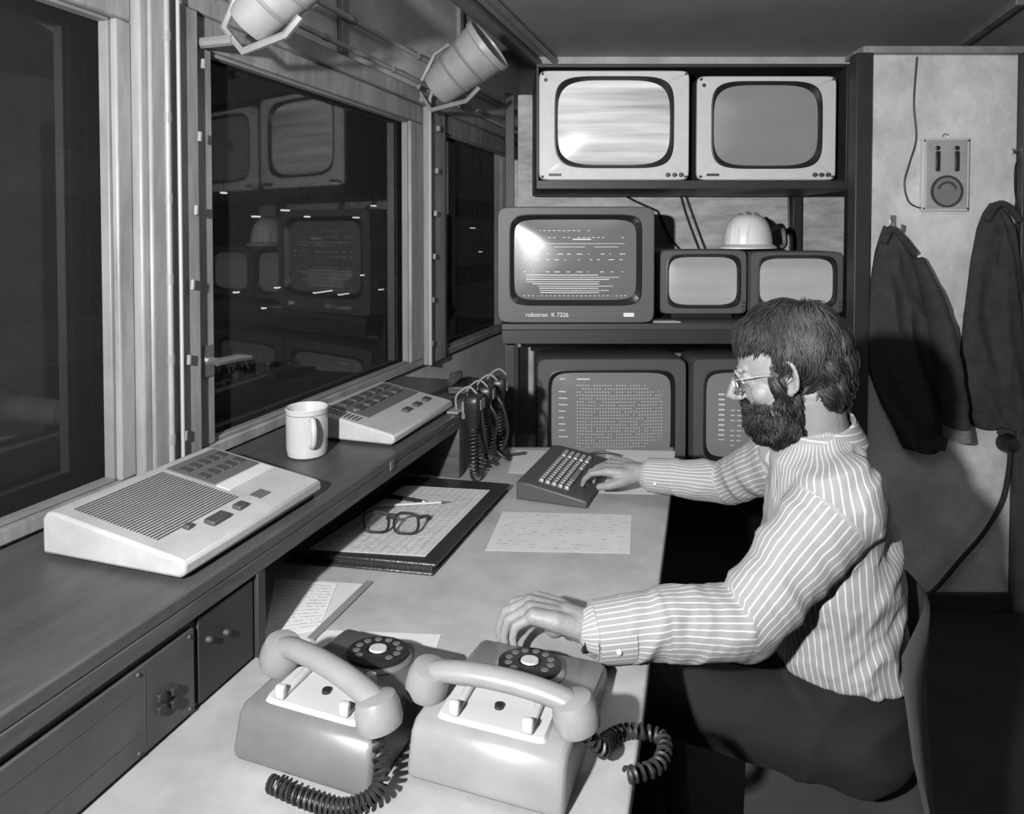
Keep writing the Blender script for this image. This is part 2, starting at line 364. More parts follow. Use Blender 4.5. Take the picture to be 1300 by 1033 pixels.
# ------------------------------------------------------------------ consoles
def intercom(p, rz, label, kind):
    g = empty('intercom_console', p, rz); W = .352 if kind == 0 else .36
    D, hb, hf = (.276, .072, .034) if kind == 0 else (.24, .070, .032)
    an = math.atan((hb - hf) / (D - .04))
    b = MB(); b.prism([(-D / 2, .006), (D / 2 - .01, .006), (D / 2, .012), (D / 2, hf - .004), (D / 2 - .01, hf), (-D / 2 + .03, hb), (-D / 2 + .008, hb), (-D / 2, hb - .01)], -W / 2, W / 2)
    b.build('case', 'lightgrey', g, bevel=.005)
    b = MB(); b.box2((-D / 2 + .01, -W / 2 + .01, 0), (D / 2 - .012, W / 2 - .01, .008)); b.build('base', 'black', g)
    cx = .01; SM = T(cx, 0, (hb + hf) / 2) @ RYm(an)
    if kind == 0:
        b = MB()
        for k in range(26): b.box((-.110 + k * .0066, -.062, 0), (.0026, .180, .0022), SM)
        b.build('speaker_grille', 'charcoal', g)
        b = MB(); b.box((-.062, .102, .0005), (.11, .125, .003), SM); pn = b.build('button_panel', 'slate', g, bevel=.001)
        for i in range(2):
            for j in range(5):
                b = MB(); b.box((-.085 + i * .042, .055 + j * .023, .003), (.022, .016, .004), SM); b.build('button', 'charcoal', pn, bevel=.001)
        b = MB(); b.box((.014, .102, .0008), (.03, .125, .0018), SM); b.build('label_strip', 'panel', g)
        for (x, y, sx, sy) in ((.083, -.055, .022, .040), (.083, .0, .018, .022), (.065, -.1, .012, .012)):
            b = MB(); b.box((x, y, .003), (sx, sy, .008), SM); b.build('button', 'charcoal', g, bevel=.002)
        b = MB()
        for k in range(5): b.box((.068 + k * .005, .06, .0008), (.0025, .03, .001), SM)
        b.build('small_grille', 'charcoal', g)
    else:
        b = MB(); b.box((-.045, .02, .0005), (.11, .29, .003), SM); pn = b.build('button_panel', 'slate', g, bevel=.001)
        for i in range(2):
            for j in range(5):
                b = MB(); b.box((-.080 + i * .040, -.085 + j * .050, .004), (.026, .036, .007), SM); b.build('button', 'charcoal', pn, bevel=.002)
        b = MB(); b.box((-.038, .02, .0028), (.008, .26, .001), SM); b.build('label_strip', 'lightgrey', pn)
        b = MB()
        for k in range(9): b.box((-.09 + k * .011, -.150, .0008), (.004, .030, .001), SM)
        b.build('speaker_grille', 'charcoal', g)
        for y in (.0, .06, .12):
            b = MB(); b.box((.055, y, .003), (.018, .030, .008), SM); b.build('button', 'charcoal', g, bevel=.002)
    tag(g, label, 'intercom'); return g
intercom((-.553, 1.2025, LZ), -PHI, 'pale wedge shaped intercom with wide slotted speaker grille, nearest on the shelf', 0)
intercom((-.338, 1.835, LZ), -PHI, 'pale wedge shaped intercom with rows of dark buttons beyond the mug', 1)
mp = PZ(390, 577, LZ); g = empty('mug', mp)
b = MB(); b.lathe([(.038, 0), (.043, .004), (.046, .02), (.047, .105), (.0485, .11), (.0465, .112), (.044, .108), (.042, .012), (.002, .009)], 36); b.build('cup', 'enamel', g)
b = MB(); b.tube(smoothpath([(.044, 0, .09), (.064, 0, .093), (.074, 0, .07), (.066, 0, .040), (.045, 0, .03)]), .0065, 8, M=RZ(R(-62))); b.build('handle', 'enamel', g)
b = MB(); b.tube([(.0475 * math.cos(a), .0475 * math.sin(a), .099) for a in [k * math.pi / 16 for k in range(33)]], .001, 5); b.build('rim_band', 'inkgrey', g)
tag(g, 'pale ceramic mug standing on the shelf between the two intercoms', 'mug')
# hand microphones on the support end
def microphone(p, lab, rz, dz, sc=1.0):
    g = empty('hand_microphone', p, rz); g.scale = (sc, sc, sc)
    b = MB(); b.loft([[(x + (.004 if z > .06 else 0), y, z) for x, y in sellip(w, d2, 4, 20)] for z, w, d2 in ((0, .03, .026), (.01, .036, .03), (.05, .044, .05), (.075, .05, .062), (.09, .046, .055), (.096, .03, .04))]); b.build('body', 'black', g)
    b = MB()
    for k in range(5): b.box((.0295, 0, .058 + k * .006), (.003, .035, .003))
    b.build('grille', 'greymetal', g)
    b = MB(); b.box((0, .031, .045), (.018, .008, .03)); b.build('talk_button', 'greymetal', g, bevel=.002)
    b = MB(); coil(b, [(0, 0, 0), (.005, -.01, -.06), (.012, -.02, dz), (.02, -.005, dz - .01), (.015, .02, dz + .05), (.0, .015, dz + .10)], .011, .0032, 34); b.build('coiled_cord', 'cable', g)
    b = MB(); b.box((-.024, 0, .05), (.012, .03, .05)); b.build('holder', 'metal', g, bevel=.002)
    tag(g, lab, 'microphone')
p = W3(LX + .034, SP + .02, .895); microphone(p, 'black hand microphone with coiled cord, nearest one at the shelf support', -PHI, -.125)
p = W3(LX + .034, SP + .12, .905); microphone(p, 'black hand microphone with coiled cord, middle one of three at the shelf support', -PHI + .15, -.115, .95)
p = W3(LX + .034, SP + .24, .90); microphone(p, 'black hand microphone with coiled cord, farthest one toward the monitors', -PHI + .25, -.125)
g = empty('microphone_rail', W3(LX, SP + .12, LZ))
b = WB(); b.box2((LX - .03, SP - .02, LZ), (LX + .004, SP + .32, LZ + .006)); b.build('rail', 'greymetal', g, world=g, bevel=.001)
for k in range(4):
    yk = SP + .01 + k * .09
    b = WB(); b.tube(smoothpath([(LX - .012, yk, LZ + .006), (LX - .012, yk, LZ + .045), (LX + .02, yk + .01, LZ + .070), (LX + .05, yk, LZ + .055)], 5), .003, 6); b.build('hook', 'greymetal', g, world=g)
tag(g, 'metal rail with bent hooks on the shelf edge above the hand microphones', 'rail')
for (pts, lab) in (([(LX - .08, SP + .06, LZ + .012), (LX - .04, SP + .12, LZ + .016), (LX - .02, SP + .2, LZ + .03), (LX + .02, SP + .25, .99)], 'black cable curling over the shelf edge by the microphones'),
                   ([(LX - .16, SP + .05, LZ + .008), (LX - .12, SP + .2, LZ + .02), (LX - .14, SP + .4, LZ + .008), (LX - .05, LE - .03, LZ + .008)], 'black cable lying along the far end of the window shelf'),
                   ([(LX + .02, SP + .06, .99), (LX + .05, SP + .04, .95), (LX + .055, SP + .06, .86), (LX + .05, SP + .10, .79), (LX + .07, SP + .12, .76)], 'thin black cable looping down between the hand microphones'),
                   ([(LX + .03, SP + .10, .97), (LX + .075, SP + .11, .90), (LX + .05, SP + .16, .80), (LX + .09, SP + .18, .758), (LX + .05, SP + .28, .758)], 'black cable snaking from the middle microphone onto the desk'),
                   ([(LX + .02, SP + .18, .98), (LX + .07, SP + .17, .93), (LX + .08, SP + .20, .84), (LX + .06, SP + .22, .762), (LX + .12, SP + .26, .757)], 'black cable drooping from the farther microphones to the desk')):
    q = [W3(*a) for a in pts]; b = MB(); b.tube(smoothpath(q, 8), .005, 8); tag(b.build('cable', 'cable', loc=q[0]), lab, 'cable')
p = W3(LX - .10, SP + .25, LZ); g = empty('radio_handset', p, -PHI + .3)
b = MB(); b.box2((-.035, -.06, 0), (.035, .06, .028)); b.build('body', 'black', g, bevel=.006)
b = MB(); b.tube([(-.028, -.055, .034), (.0, -.03, .05), (0, .03, .05), (-.028, .055, .034)], [.014, .010, .010, .014], 10); b.build('grip', 'charcoal', g)
tag(g, 'small black radio set lying at the far end of the window shelf', 'radio')

# ------------------------------------------------------------------ papers, folder
def rect_on(pts, z=.75): return [PZ(px, py, z) for px, py in pts]
def ordered(pts): return [(p.x, p.y) for p in pts]
fp = ordered(rect_on([(360, 714), (550, 732), (646, 624), (508, 613)]))
c = Vector((sum(p[0] for p in fp) / 4, sum(p[1] for p in fp) / 4, .7505))
g = empty('folder', c)
def shrink(q, s, ox=0, oy=0):
    cx = sum(p[0] for p in q) / 4; cy = sum(p[1] for p in q) / 4
    return [(cx + (p[0] - cx) * s + ox, cy + (p[1] - cy) * s + oy) for p in q]
b = MB(); b.slab(fp, .7505, .757); b.build('bottom_cover', 'leather', g, world=g, bevel=.003)
b = MB(); b.slab(shrink(fp, .96), .757, .766); b.build('page_block', 'leather', g, world=g)
b = MB(); b.slab(shrink(fp, .985, .006), .766, .774); b.build('top_cover', 'leather', g, world=g, bevel=.003)
tag(g, 'thick black leatherette folder lying half under the window shelf', 'folder')
def marks(mb, q, z, rows, seed, m0=.08, m1=.92, dens=.75, cols=24, h=.0022):
    rnd = random.Random(seed); a, b_, c_, d_ = [Vector((p[0], p[1], z)) for p in q]
    for r in range(rows):
        v = m0 + (m1 - m0) * r / max(1, rows - 1); u = .06
        while u < .93:
            L = rnd.uniform(.01, .05)
            if rnd.random() < dens:
                p0 = (a.lerp(b_, u)).lerp(d_.lerp(c_, u), v); p1 = (a.lerp(b_, u + L)).lerp(d_.lerp(c_, u + L), v)
                nrm = (d_ - a).normalized() * h * rnd.uniform(.5, 1)
                mb.add([p0, p1, p1 + nrm, p0 + nrm], [(0, 1, 2, 3)])
            u += L + .012
def linegrid(mb, q, z, us, vs, w=.0008):
    a, b_, c_, d_ = [Vector((p[0], p[1], z)) for p in q]
    for u in us:
        p0 = a.lerp(b_, u); p1 = d_.lerp(c_, u); n = (b_ - a).normalized() * w; mb.add([p0, p0 + n, p1 + n, p1], [(0, 1, 2, 3)])
    for v in vs:
        p0 = a.lerp(d_, v); p1 = b_.lerp(c_, v); n = (d_ - a).normalized() * w; mb.add([p0, p1, p1 + n, p0 + n], [(0, 1, 2, 3)])
sh = ordered([PZ(392, 697, .775), PZ(540, 706, .775), PZ(622, 622, .775), PZ(513, 616, .775)])
c = Vector((sum(p[0] for p in sh) / 4, sum(p[1] for p in sh) / 4, .7742))
g = empty('log_sheet', c); b = MB(); b.slab(sh, .7742, .7752); b.build('sheet', 'paper2', g, world=g, smooth=0)
b = MB(); linegrid(b, sh, .7755, [.03, .08, .12, .2, .28, .36, .45, .52, .6, .68, .75, .82, .90, .97], [.03 + .0313 * k for k in range(31)], .0009); marks(b, sh, .7757, 28, 3, .05, .85, .6); b.build('printed_lines', 'inkgrey', g, world=g, smooth=0, fix=False)
tag(g, 'ruled log sheet with handwriting lying on the black folder', 'paper sheet')
def paper(pts, name, lab, m='paper', z=.7505, rows=0, seed=1, grid=False, dens=.7, zz=.75):
    q = ordered(rect_on(pts, zz)); c = Vector((sum(p[0] for p in q) / 4, sum(p[1] for p in q) / 4, z))
    g = empty(name, c); b = MB(); b.slab(q, z, z + .0007); b.build('sheet', m, g, world=g, smooth=0)
    if rows or grid:
        b = MB()
        if rows: marks(b, q, z + .001, rows, seed, dens=dens)
        if grid: linegrid(b, q, z + .001, [.05, .5, .95], [.06 * k + .05 for k in range(16)], .0006)
        b.build('writing', 'inkgrey', g, world=g, smooth=0, fix=False)
    tag(g, lab, 'paper sheet'); return g
paper([(616, 699), (800, 703), (802, 654), (638, 650)], 'paper_sheet', 'pale typed sheet lying alone on the desk in front of the keyboard', 'paper2', rows=12, seed=5, grid=False, dens=.35)
paper([(760, 626), (852, 628), (857, 573), (770, 571)], 'paper_sheet', 'blank pale sheet at the far desk corner right of the keyboard', 'paper', rows=0)
paper([(645, 600), (700, 604), (712, 573), (655, 571)], 'paper_sheet', 'blank pale sheet behind the keyboard at the far desk edge', 'paper2', z=.7505)
paper([(335, 812), (405, 800), (428, 742), (350, 735)], 'paper_sheet', 'handwritten note sheet at the left desk edge beneath the shelf', 'paper', z=.7515, rows=14, seed=9, dens=.8)
paper([(350, 845), (415, 800), (465, 742), (405, 738)], 'paper_sheet', 'plain grey sheet partly under the handwritten note', 'paper2', z=.7505)
paper([(405, 800), (560, 806), (545, 850), (395, 845)], 'paper_sheet', 'pale grey sheet between the notes and the left telephone', 'paper2', z=.7505)
q = ordered(rect_on([(390, 812), (399, 815), (473, 741), (466, 739)])); g = empty('ruler', (q[0][0], q[0][1], .7525)); b = MB(); b.slab(q, .7525, .7545); b.build('blade', 'greymetal', g, world=g)
b = MB(); linegrid(b, q, .7548, [], [k / 31 for k in range(31)], .0008); b.build('graduation', 'ink', g, world=g, fix=False, smooth=0); tag(g, 'thin grey ruler lying aslant beside the handwritten note', 'ruler')
def pen(p0, p1, m, m2, lab, r=.0042, cat='pen'):
    a = Vector(p0); c = Vector(p1); g = empty('pen' if cat == 'pen' else 'pencil', (a + c) / 2)
    b = MB(); b.tube([a, a.lerp(c, .86)], r, 8); b.build('barrel', m, g, world=g)
    b = MB(); b.tube([a.lerp(c, .86), c], [r * .95, r * .2], 8); b.build('tip', m2, g, world=g); tag(g, lab, cat)
pen(PZ(489, 628, .781), PZ(545, 638, .781), 'black', 'metal', 'thick black pen lying on the log sheet near its far edge', .005)
pen(PZ(480, 642, .780), PZ(573, 637, .780), 'lightgrey', 'ink', 'slim pale pencil lying on the log sheet in front of the pen', .0036, 'pencil')
def lens_loop(c, w, h, n=24, p=3.0): return [(c[0] + x, c[1], c[2] + z) for x, z in sellip(w, h, p, n)]
def spectacles(name, mtx, rr=.0022, W=.05, H=.042, L=.13, m='black', parent=None):
    g = bpy.data.objects.new(name, None); COL.objects.link(g); g.empty_display_size = .03
    if parent: g.parent = parent
    g.matrix_local = mtx
    b = MB()
    for s in (-1, 1):
        q = lens_loop((s * .034, 0, 0), W, H); b.tube(q + q[:1], rr, 6, caps=False)
    b.tube(smoothpath([(-.011, 0, .008), (0, -.003, .012), (.011, 0, .008)], 4), rr, 6); b.build('rim', m, g)
    for s in (-1, 1):
        b = MB(); b.add(lens_loop((s * .034, 0, 0), W - .001, H - .001), [tuple(range(24))]); b.build('lens', 'lens', g, fix=False, smooth=0)
        b = MB(); b.tube(smoothpath([(s * .059, 0, .012), (s * .066, .01, .012), (s * .068, L * .7, .004), (s * .066, L, -.020)], 5), rr * .85, 6); b.build('temple', m, g)
    return g
cp = PZ(497, 676, .776)
sp = spectacles('spectacles', T(cp.x, cp.y, .7985) @ RZ(R(-6)) @ RX(R(-12)), .0034, .056, .044, .11)
tag(sp, 'black framed spectacles resting on the ruled log sheet', 'spectacles')

# ------------------------------------------------------------------ keyboard
g = empty('keyboard', (.158, 1.925, .752), R(-20))
kw, kl = .19, .34
b = MB(); b.prism([(-kw / 2, 0), (kw / 2, 0), (kw / 2, .018), (kw / 2 - .03, .024), (-kw / 2 + .03, .046), (-kw / 2, .046)], -kl / 2, kl / 2); b.build('case', 'charcoal', g, bevel=.004)
an = math.atan(.022 / .13); KM = T(0, 0, .035) @ RYm(an)
kb = MB(); kb.loft([[(x, y, z) for x, y in sellip(w, w, 8, 16)] for z, w in ((0, .0150), (.008, .012), (.009, .0105))]); k0 = None
for i in range(5):
    for j in range(15):
        if i == 4 and 3 <= j <= 8:
            if j == 5:
                b = MB(); b.box((0, 0, .004), (.014, .09, .008)); sb = b.build('space_bar', 'key', g, bevel=.002); sb.matrix_local = KM @ T(-.038 + i * .0175, -.130 + 5.5 * .0168, .0)
            continue
        yy = -.130 + j * .0168 + (.014 if j > 11 else 0)
        if k0 is None: k0 = kb.build('key', 'key', g); o = k0
        else: o = k0.copy(); COL.objects.link(o); o.parent = g
        o.matrix_local = KM @ T(-.038 + i * .0175, yy, 0)
b = MB(); b.tube(smoothpath([(-.0, .168, .012), (-.01, .20, .005), (-.0, .23, .006), (.04, .25, .012), (.10, .245, .01)]), .004, 8); b.build('cable', 'cable', g)
tag(g, 'dark computer keyboard with grey keys under the man\'s far hand', 'keyboard')

# ------------------------------------------------------------------ telephones
def telephone(p, rz, lab, m, coilpath, hrz=0.0, seat='phone_light'):
    g = empty('telephone', p, rz)
    # angular wedge housing, high at the back (-y), sloping down to the front (+y)
    W0, W1 = .104, .094
    sec = [(-.134, .004), (.132, .004), (.136, .012), (.134, .030), (.126, .037), (-.020, .056), (-.028, .070), (-.112, .070), (-.124, .060), (-.136, .014)]
    b = MB(); b.loft([[(x, y * (.97 if abs(x) > W1 + .001 else 1), z * (.9 if abs(x) > W1 + .001 else 1) + (.0004 if abs(x) > W1 + .001 else 0)) for y, z in sec] for x in (-W0, -W1, W1, W0)]); b.build('body', m, g, bevel=.004)
    b = MB(); b.loft([[(x, y - .070, z) for x, y in sellip(w, d_, 12, 40)] for z, w, d_ in ((.069, .150, .078), (.076, .142, .072))]); b.build('cradle_block', seat, g)
    for sx in (-1, 1):
        for sy in (-1, 1):
            b = MB(); b.lathe([(.008, 0), (.008, .006)], 10, M=T(sx * .08, sy * .09, 0)); b.build('foot', 'black', g)
    for sx in (-1, 1):
        b = MB(); b.box((sx * .050, -.070, .079), (.012, .072, .008)); b.box((sx * .050, -.102, .085), (.014, .010, .018)); b.box((sx * .050, -.038, .085), (.014, .010, .018))
        b.build('cradle', seat, g, bevel=.003)
    b = MB(); b.lathe([(.007, .074), (.006, .080)], 12, M=T(0, -.070, 0)); b.build('plunger', 'black', g)
    DM = T(0, .062, .0455) @ RX(R(-7.4))
    b = MB(); b.lathe([(.054, -.006), (.054, .002), (.050, .006), (.004, .006)], 40, M=DM); dl = b.build('dial', m, g)
    b = MB(); b.lathe([(.047, .0065), (.047, .0115), (.042, .0130), (.018, .0130), (.017, .0105)], 36, M=DM); b.build('finger_wheel', 'black', dl)
    for k in range(10):
        a = R(-30 + k * 30); b = MB(); b.lathe([(.0060, .0131), (.0058, .0137)], 12, M=DM @ T(.0325 * math.cos(a), .0325 * math.sin(a), 0)); b.build('finger_hole', 'slate', dl)
    b = MB(); b.lathe([(.014, .0131), (.013, .0155)], 20, M=DM); b.build('dial_card', 'phone_light', dl)
    hz = .105; HM_ = T(0, -.070, hz) @ RZ(hrz)
    b = MB(); path = smoothpath([(-.118, 0, -.012), (-.09, 0, .0), (-.045, 0, .007), (0, 0, .009), (.045, 0, .007), (.09, 0, .0), (.118, 0, -.012)], 5)
    n = len(path); b.tube(path, [.011 + .0055 * min(1, (min(i, n - 1 - i) / 4)) for i in range(n)], 14, flat=.8, M=HM_)
    for s in (-1, 1):
        b.lathe([(.010, .013), (.025, .008), (.0290, -.004), (.030, -.020), (.028, -.027), (.004, -.028)], 28, M=HM_ @ T(s * .100, 0, -.004) @ RYm(R(-s * 16)))
    b.build('handset', 'phone', g)
    b = MB(); coil(b, coilpath, .0085, .0026, 30); b.build('coiled_cord', 'cable', g)
    tag(g, lab, 'telephone'); return g
telephone((.006, .962, .75), R(-19), 'grey rotary telephone nearest the desk edge beside the man\'s hand', 'phone', [(.110, -.070, .074), (.132, -.04, .03), (.129, .0, .014), (.155, .03, .012), (.20, .03, .012), (.20, -.02, .012), (.165, -.05, .012)])
M['phone_dark'] = mat('dark_grey_phone', .11, .35, var=.12, scale=12)
telephone((-.228, .992, .75), R(-20), 'darker bodied rotary telephone farther left with its handset lying askew', 'phone_dark', [(.095, -.10, .066), (.122, -.135, .03), (.09, -.160, .013), (.04, -.165, .012), (-.02, -.160, .012)], hrz=R(-17))

# ------------------------------------------------------------------ monitors
def crt(name, p, w, h, depth, sw, sh, so, lab, style, scr, pan, hous, bulge=.016, sp=5.0, pexp=22, rz=0, ow=None, oh=None):
    g = empty(name, p, rz); cz = h / 2; ox, oz = so
    ow = ow or sw + .026; oh = oh or sh + .026; bulge *= 1.2
    def ring(y, ww, hh, pp, dx=0, dz=0): return [(x + dx, y, cz + z + dz) for x, z in sellip(ww, hh, pp)]
    b = MB(); b.loft([ring(.016, ow, oh, sp + 1, ox, oz), ring(.016, w - .004, h - .004, pexp), ring(.020, w, h, pexp), ring(depth * .5, w, h, pexp), ring(depth * .55, w * .97, h * .97, pexp), ring(depth, w * .72, h * .7, 10)], c0=False); hs = b.build('housing', hous, g)
    b = MB(); b.loft([ring(.0158, w - .003, h - .003, pexp), ring(.004, w - .003, h - .003, pexp), ring(0, w - .010, h - .010, pexp), ring(0, ow, oh, sp + 1, ox, oz), ring(.012, ow, oh, sp + 1, ox, oz)], False, False); b.build('front_panel', pan, g)
    ys = .010
    b = MB(); b.loft([ring(.0105, ow + .002, oh + .002, sp + 1, ox, oz), ring(-.003, ow + .002, oh + .002, sp + 1, ox, oz), ring(-.004, ow - .006, oh - .006, sp + 1, ox, oz), ring(ys, sw, sh, sp, ox, oz), ring(ys + .01, sw, sh, sp, ox, oz)], False, False); b.build('screen_surround', 'black', g)
    b = MB(); rings = []
    for k in range(12):
        t = 1 - k / 12; rings.append(ring(ys - bulge * (1 - t * t), sw * t, sh * t, sp - (sp - 2) * (k / 12), ox, oz))
    b.loft(rings, False, True); sc = b.build('screen', scr, g, smooth=60)
    def onscr(u, v):
        return (ox + u * sw / 2, ys - bulge * (1 - min(1, (abs(u) ** 2.6 + abs(v) ** 2.6) ** (2 / 2.6))) - .0035, cz + oz + v * sh / 2)
    dashes = []
    rnd = random.Random(len(lab) + int(p[0] * 100))
    if style == 'graph':
        for v in (.72, .55):
            for k in range(22):
                if rnd.random() < .6: dashes.append((-.85 + k * .08, v, .045, .012))
        dashes += [(-.8, .40, 1.6, .010), (-.05, .5, .3, .024), (-.35, .32, .5, .010), (.3, .32, .4, .010)]
        for v in (.14, .0, -.3):
            for k in range(10): dashes.append((-.85 + k * .175 + rnd.uniform(-.03, .03), v, rnd.uniform(.02, .10), .016))
        for r in range(9):
            v = -.38 - r * .055
            dashes.append((-.82 + rnd.uniform(0, .03), v, rnd.uniform(1.1, 1.62), .012 if r % 2 else .018))
        for k in range(24): dashes.append((-.85 + k * .072, -.9, .03, .016))
    if style == 'table':
        for r in range(20):
            v = .70 - r * .076
            if r % 2 == 0: dashes.append((-.88, v, rnd.uniform(.08, .16), .025))
            for c in range(31):
                if rnd.random() < .9: dashes.append((-.58 + c * .047, v, .020, .020))
        dashes += [(-.86, .84, .5, .03), (-.8, -.88, .9, .02)]
    if style == 'bars':
        for r in range(12):
            dashes.append((-.8, .6 - r * .12, .10, .04))
            for c in range(12):
                if rnd.random() < .6: dashes.append((-.6 + c * .11, .6 - r * .12, .07, .025))
    if dashes:
        b = MB()
        for (u, v, du, dv) in dashes:
            n = max(1, int(du / .1))
            for k in range(n):
                u0 = u + du * k / n; u1 = u + du * (k + 1) / n
                b.add([onscr(u0, v), onscr(u1, v), onscr(u1, v + dv), onscr(u0, v + dv)], [(0, 1, 2, 3)])
        b.build('screen_display', 'glow' if style == 'graph' else 'glow2', sc, smooth=0, fix=False)
    tag(g, lab, 'monitor'); return g
def knobs(g, pts, r=.008, m='charcoal'):
    for (x, z) in pts:
        b = MB(); b.lathe([(r * 1.15, 0), (r, .003), (r * .9, .012), (r * .4, .013)], 16, M=T(x, 0, z) @ RX(R(90))); b.build('knob', m, g)
def xz(px, py, Y): q = PY(px, py, Y); return q.x, q.z
YR = 2.74                               # rack front
ZS = xz(700, 411, YR)[1]                # middle shelf top
ZU = xz(700, 229, YR + .01)[1]          # upper cabinet floor
ZT = xz(700, 80, YR + .01)[1]
ZL = .46
XL = xz(637, 411, YR)[0]; XR = 1.345
g = empty('monitor_rack', ((XL + XR) / 2, 3.05, 0))
for (x, y, z1) in ((XL + .03, YR + .14, ZS - .025), (XL + .03, 3.36, ZT), (XR + .03, 3.36, ZT), (XR + .055, 2.80, ZT)):
    b = MB(); b.box2((x - .022, y - .022, 0), (x + .022, y + .022, z1)); b.build('post', 'rack', g, world=g, bevel=.003)
b = MB(); b.box2((XL, YR, ZS - .025), (XR + .075, 3.38, ZS)); b.build('shelf', 'charcoal', g, world=g, bevel=.003)
b = MB(); b.box2((XL, YR, ZS - .08), (XR + .03, YR + .02, ZS - .025)); b.build('shelf_edge', 'rack', g, world=g, bevel=.002)
b = MB(); b.box2((XL, YR + .12, ZL - .025), (XR + .075, 3.38, ZL)); b.build('shelf', 'charcoal', g, world=g, bevel=.003)
ul = xz(681, 150, YR)[0]
b = MB(); b.box2((ul, YR, ZU - .034), (XR + .03, 3.30, ZU)); b.box2((ul, YR + .02, ZT - .014), (XR, 3.30, ZT)); b.box2((ul, YR + .02, ZU), (ul + .010, 3.30, ZT - .014)); b.box2((XR - .02, YR + .02, ZU), (XR, 3.30, ZT - .014)); b.build('upper_cabinet', 'rack', g, world=g, bevel=.002)
b = MB(); b.box2((XL + .07, 3.385, ZS - .2), (1.62, 3.40, ZT)); b.build('back_board', 'ply', g, world=g)
tag(g, 'dark metal and wood rack holding all the monitors', 'rack')
for (x0, x1, y0, lab, scr) in ((684, 876, 89, 'pale fronted video monitor with a bright picture, upper left of rack', 'scr_bright'), (885, 1063, 96, 'pale fronted video monitor with plain grey screen, upper right of rack', 'scr_grey')):
    Y = YR + .015; xa, zt = xz(x0, y0, Y); xb, _ = xz(x1, y0, Y); w = xb - xa
    z = ZU + .0005; h = zt - z
    g = crt('video_monitor', ((xa + xb) / 2, Y, z), w, h, .42, w * .745, h * .77, (0, .012), lab, None, scr, 'panel', 'rack', sp=4.2, bulge=.022)
    knobs(g, [(w / 2 - .033, .022), (w / 2 - .059, .022), (w / 2 - .085, .022)], .008)
    knobs(g, [(-w / 2 + .015, .015), (w / 2 - .015, .015), (-w / 2 + .015, h - .015), (w / 2 - .015, h - .015)], .0045, 'ink')
    b = MB(); b.box((-w / 2 + .065, -.001, .022), (.05, .002, .010)); b.build('label_plate', 'charcoal', g)
    b = MB(); b.lathe([(.008, 0), (.007, .004)], 10, M=T(-w / 2 + .028, 0, h - .038) @ RX(R(90))); b.build('emblem', 'charcoal', g)
Y = YR + .01; xa, zt = xz(631, 262, Y); xb, zb = xz(831, 409, Y); w = xb - xa; h = zt - ZS - .001
g = crt('computer_monitor', ((xa + xb) / 2, Y, ZS + .001), w, h, .48, w * .775, h * .69, (-.002, .020), 'large dark computer monitor showing charts, left on the middle shelf', 'graph', 'scr_dark', 'bezel', 'bezel', pexp=18, sp=8, ow=w * .84, oh=h * .78)
b = MB(); b.box((0.012, -.001, .034), (w * .80, .002, .025)); lp = b.build('label_strip', 'slate', g, bevel=.0005)
textmesh('robotron  K 7226', .0235, 'lettering', 'white', lp, T(-.20, -.0025, .0265) @ RX(R(90)))
b = MB(); b.box((.21, -.003, .034), (.042, .004, .016)); b.build('power_switch', 'white', g, bevel=.001)
for (x0, x1, y0, lab) in ((838, 949, 317, 'small dark monitor with a milky screen, left of the pair under the helmet'), (953, 1072, 319, 'small dark monitor behind the man\'s head, right of the small pair')):
    Y = YR + .16; xa, zt = xz(x0, y0, Y); xb, _ = xz(x1, y0, Y); w = xb - xa; z = ZS + .019
    g = crt('small_monitor', ((xa + xb) / 2, Y, z), w, zt - z, .36, w * .78, (zt - z) * .74, (0, .004), lab, None, 'scr_small', 'bezel', 'bezel', bulge=.014, pexp=14, sp=5)
    b = MB(); b.box2((-w * .35, .03, -.0185), (w * .35, .30, .001)); b.build('stand', 'black', g)
    knobs(g, [(w / 2 - .015, .015 + k * .018) for k in range(3)], .005)
for (x0, x1, lab, sty) in ((682, 872, 'dark computer monitor showing a text table, left on the lower rack shelf', 'table'), (880, 1065, 'dark computer monitor showing blocks of data, partly hidden behind the man', 'bars')):
    Y = YR + .17; xa, zt = xz(x0, 455, Y); xb, _ = xz(x1, 455, Y); w = xb - xa; h = zt - ZL - .001
    sh_ = .36; oz = h / 2 - sh_ / 2 - .062
    g = crt('computer_monitor', ((xa + xb) / 2, Y, ZL + .001), w, h, .44, w * .80, sh_, (-.002, oz), lab, sty, 'scr_low', 'bezel', 'bezel', pexp=18, sp=8, ow=w * .85, oh=sh_ + .03)
# helmet on the small monitors
zt = xz(900, 318, YR + .16)[1]
hp = PY(950, 318, YR + .30); g = empty('safety_helmet', (hp.x, YR + .31, zt + .001), R(-35))
b = MB(); rings = []
def hring(t):
    z = .138 * math.sin(t * math.pi / 2); k = max(.02, math.cos(t * math.pi / 2)) ** .62
    return [(.102 * k * math.cos(a), .128 * k * math.sin(a), .020 + z) for a in [2 * math.pi * i / 32 for i in range(32)]]
b.loft([hring(i / 12) for i in range(13)]); b.build('shell', 'white', g)
b = MB(); b.loft([[(r1 * math.cos(a), (r1 + .026) * math.sin(a) - (.045 * max(0, -math.sin(a)) ** 2 if r1 > .11 else 0), z) for a in [2 * math.pi * i / 32 for i in range(32)]] for r1, z in ((.100, .026), (.120, .012), (.121, .006), (.100, .018))], False, False); b.build('brim', 'white', g)
for dx in (-.034, 0, .034):
    b = MB(); b.tube([(dx, .128 * math.cos(a) * (1 - abs(dx)), .022 + .142 * math.sin(a) * (1 - abs(dx) * 1.3)) for a in [math.pi * k / 14 for k in range(15)]], .0055, 6); b.build('ridge', 'white', g)
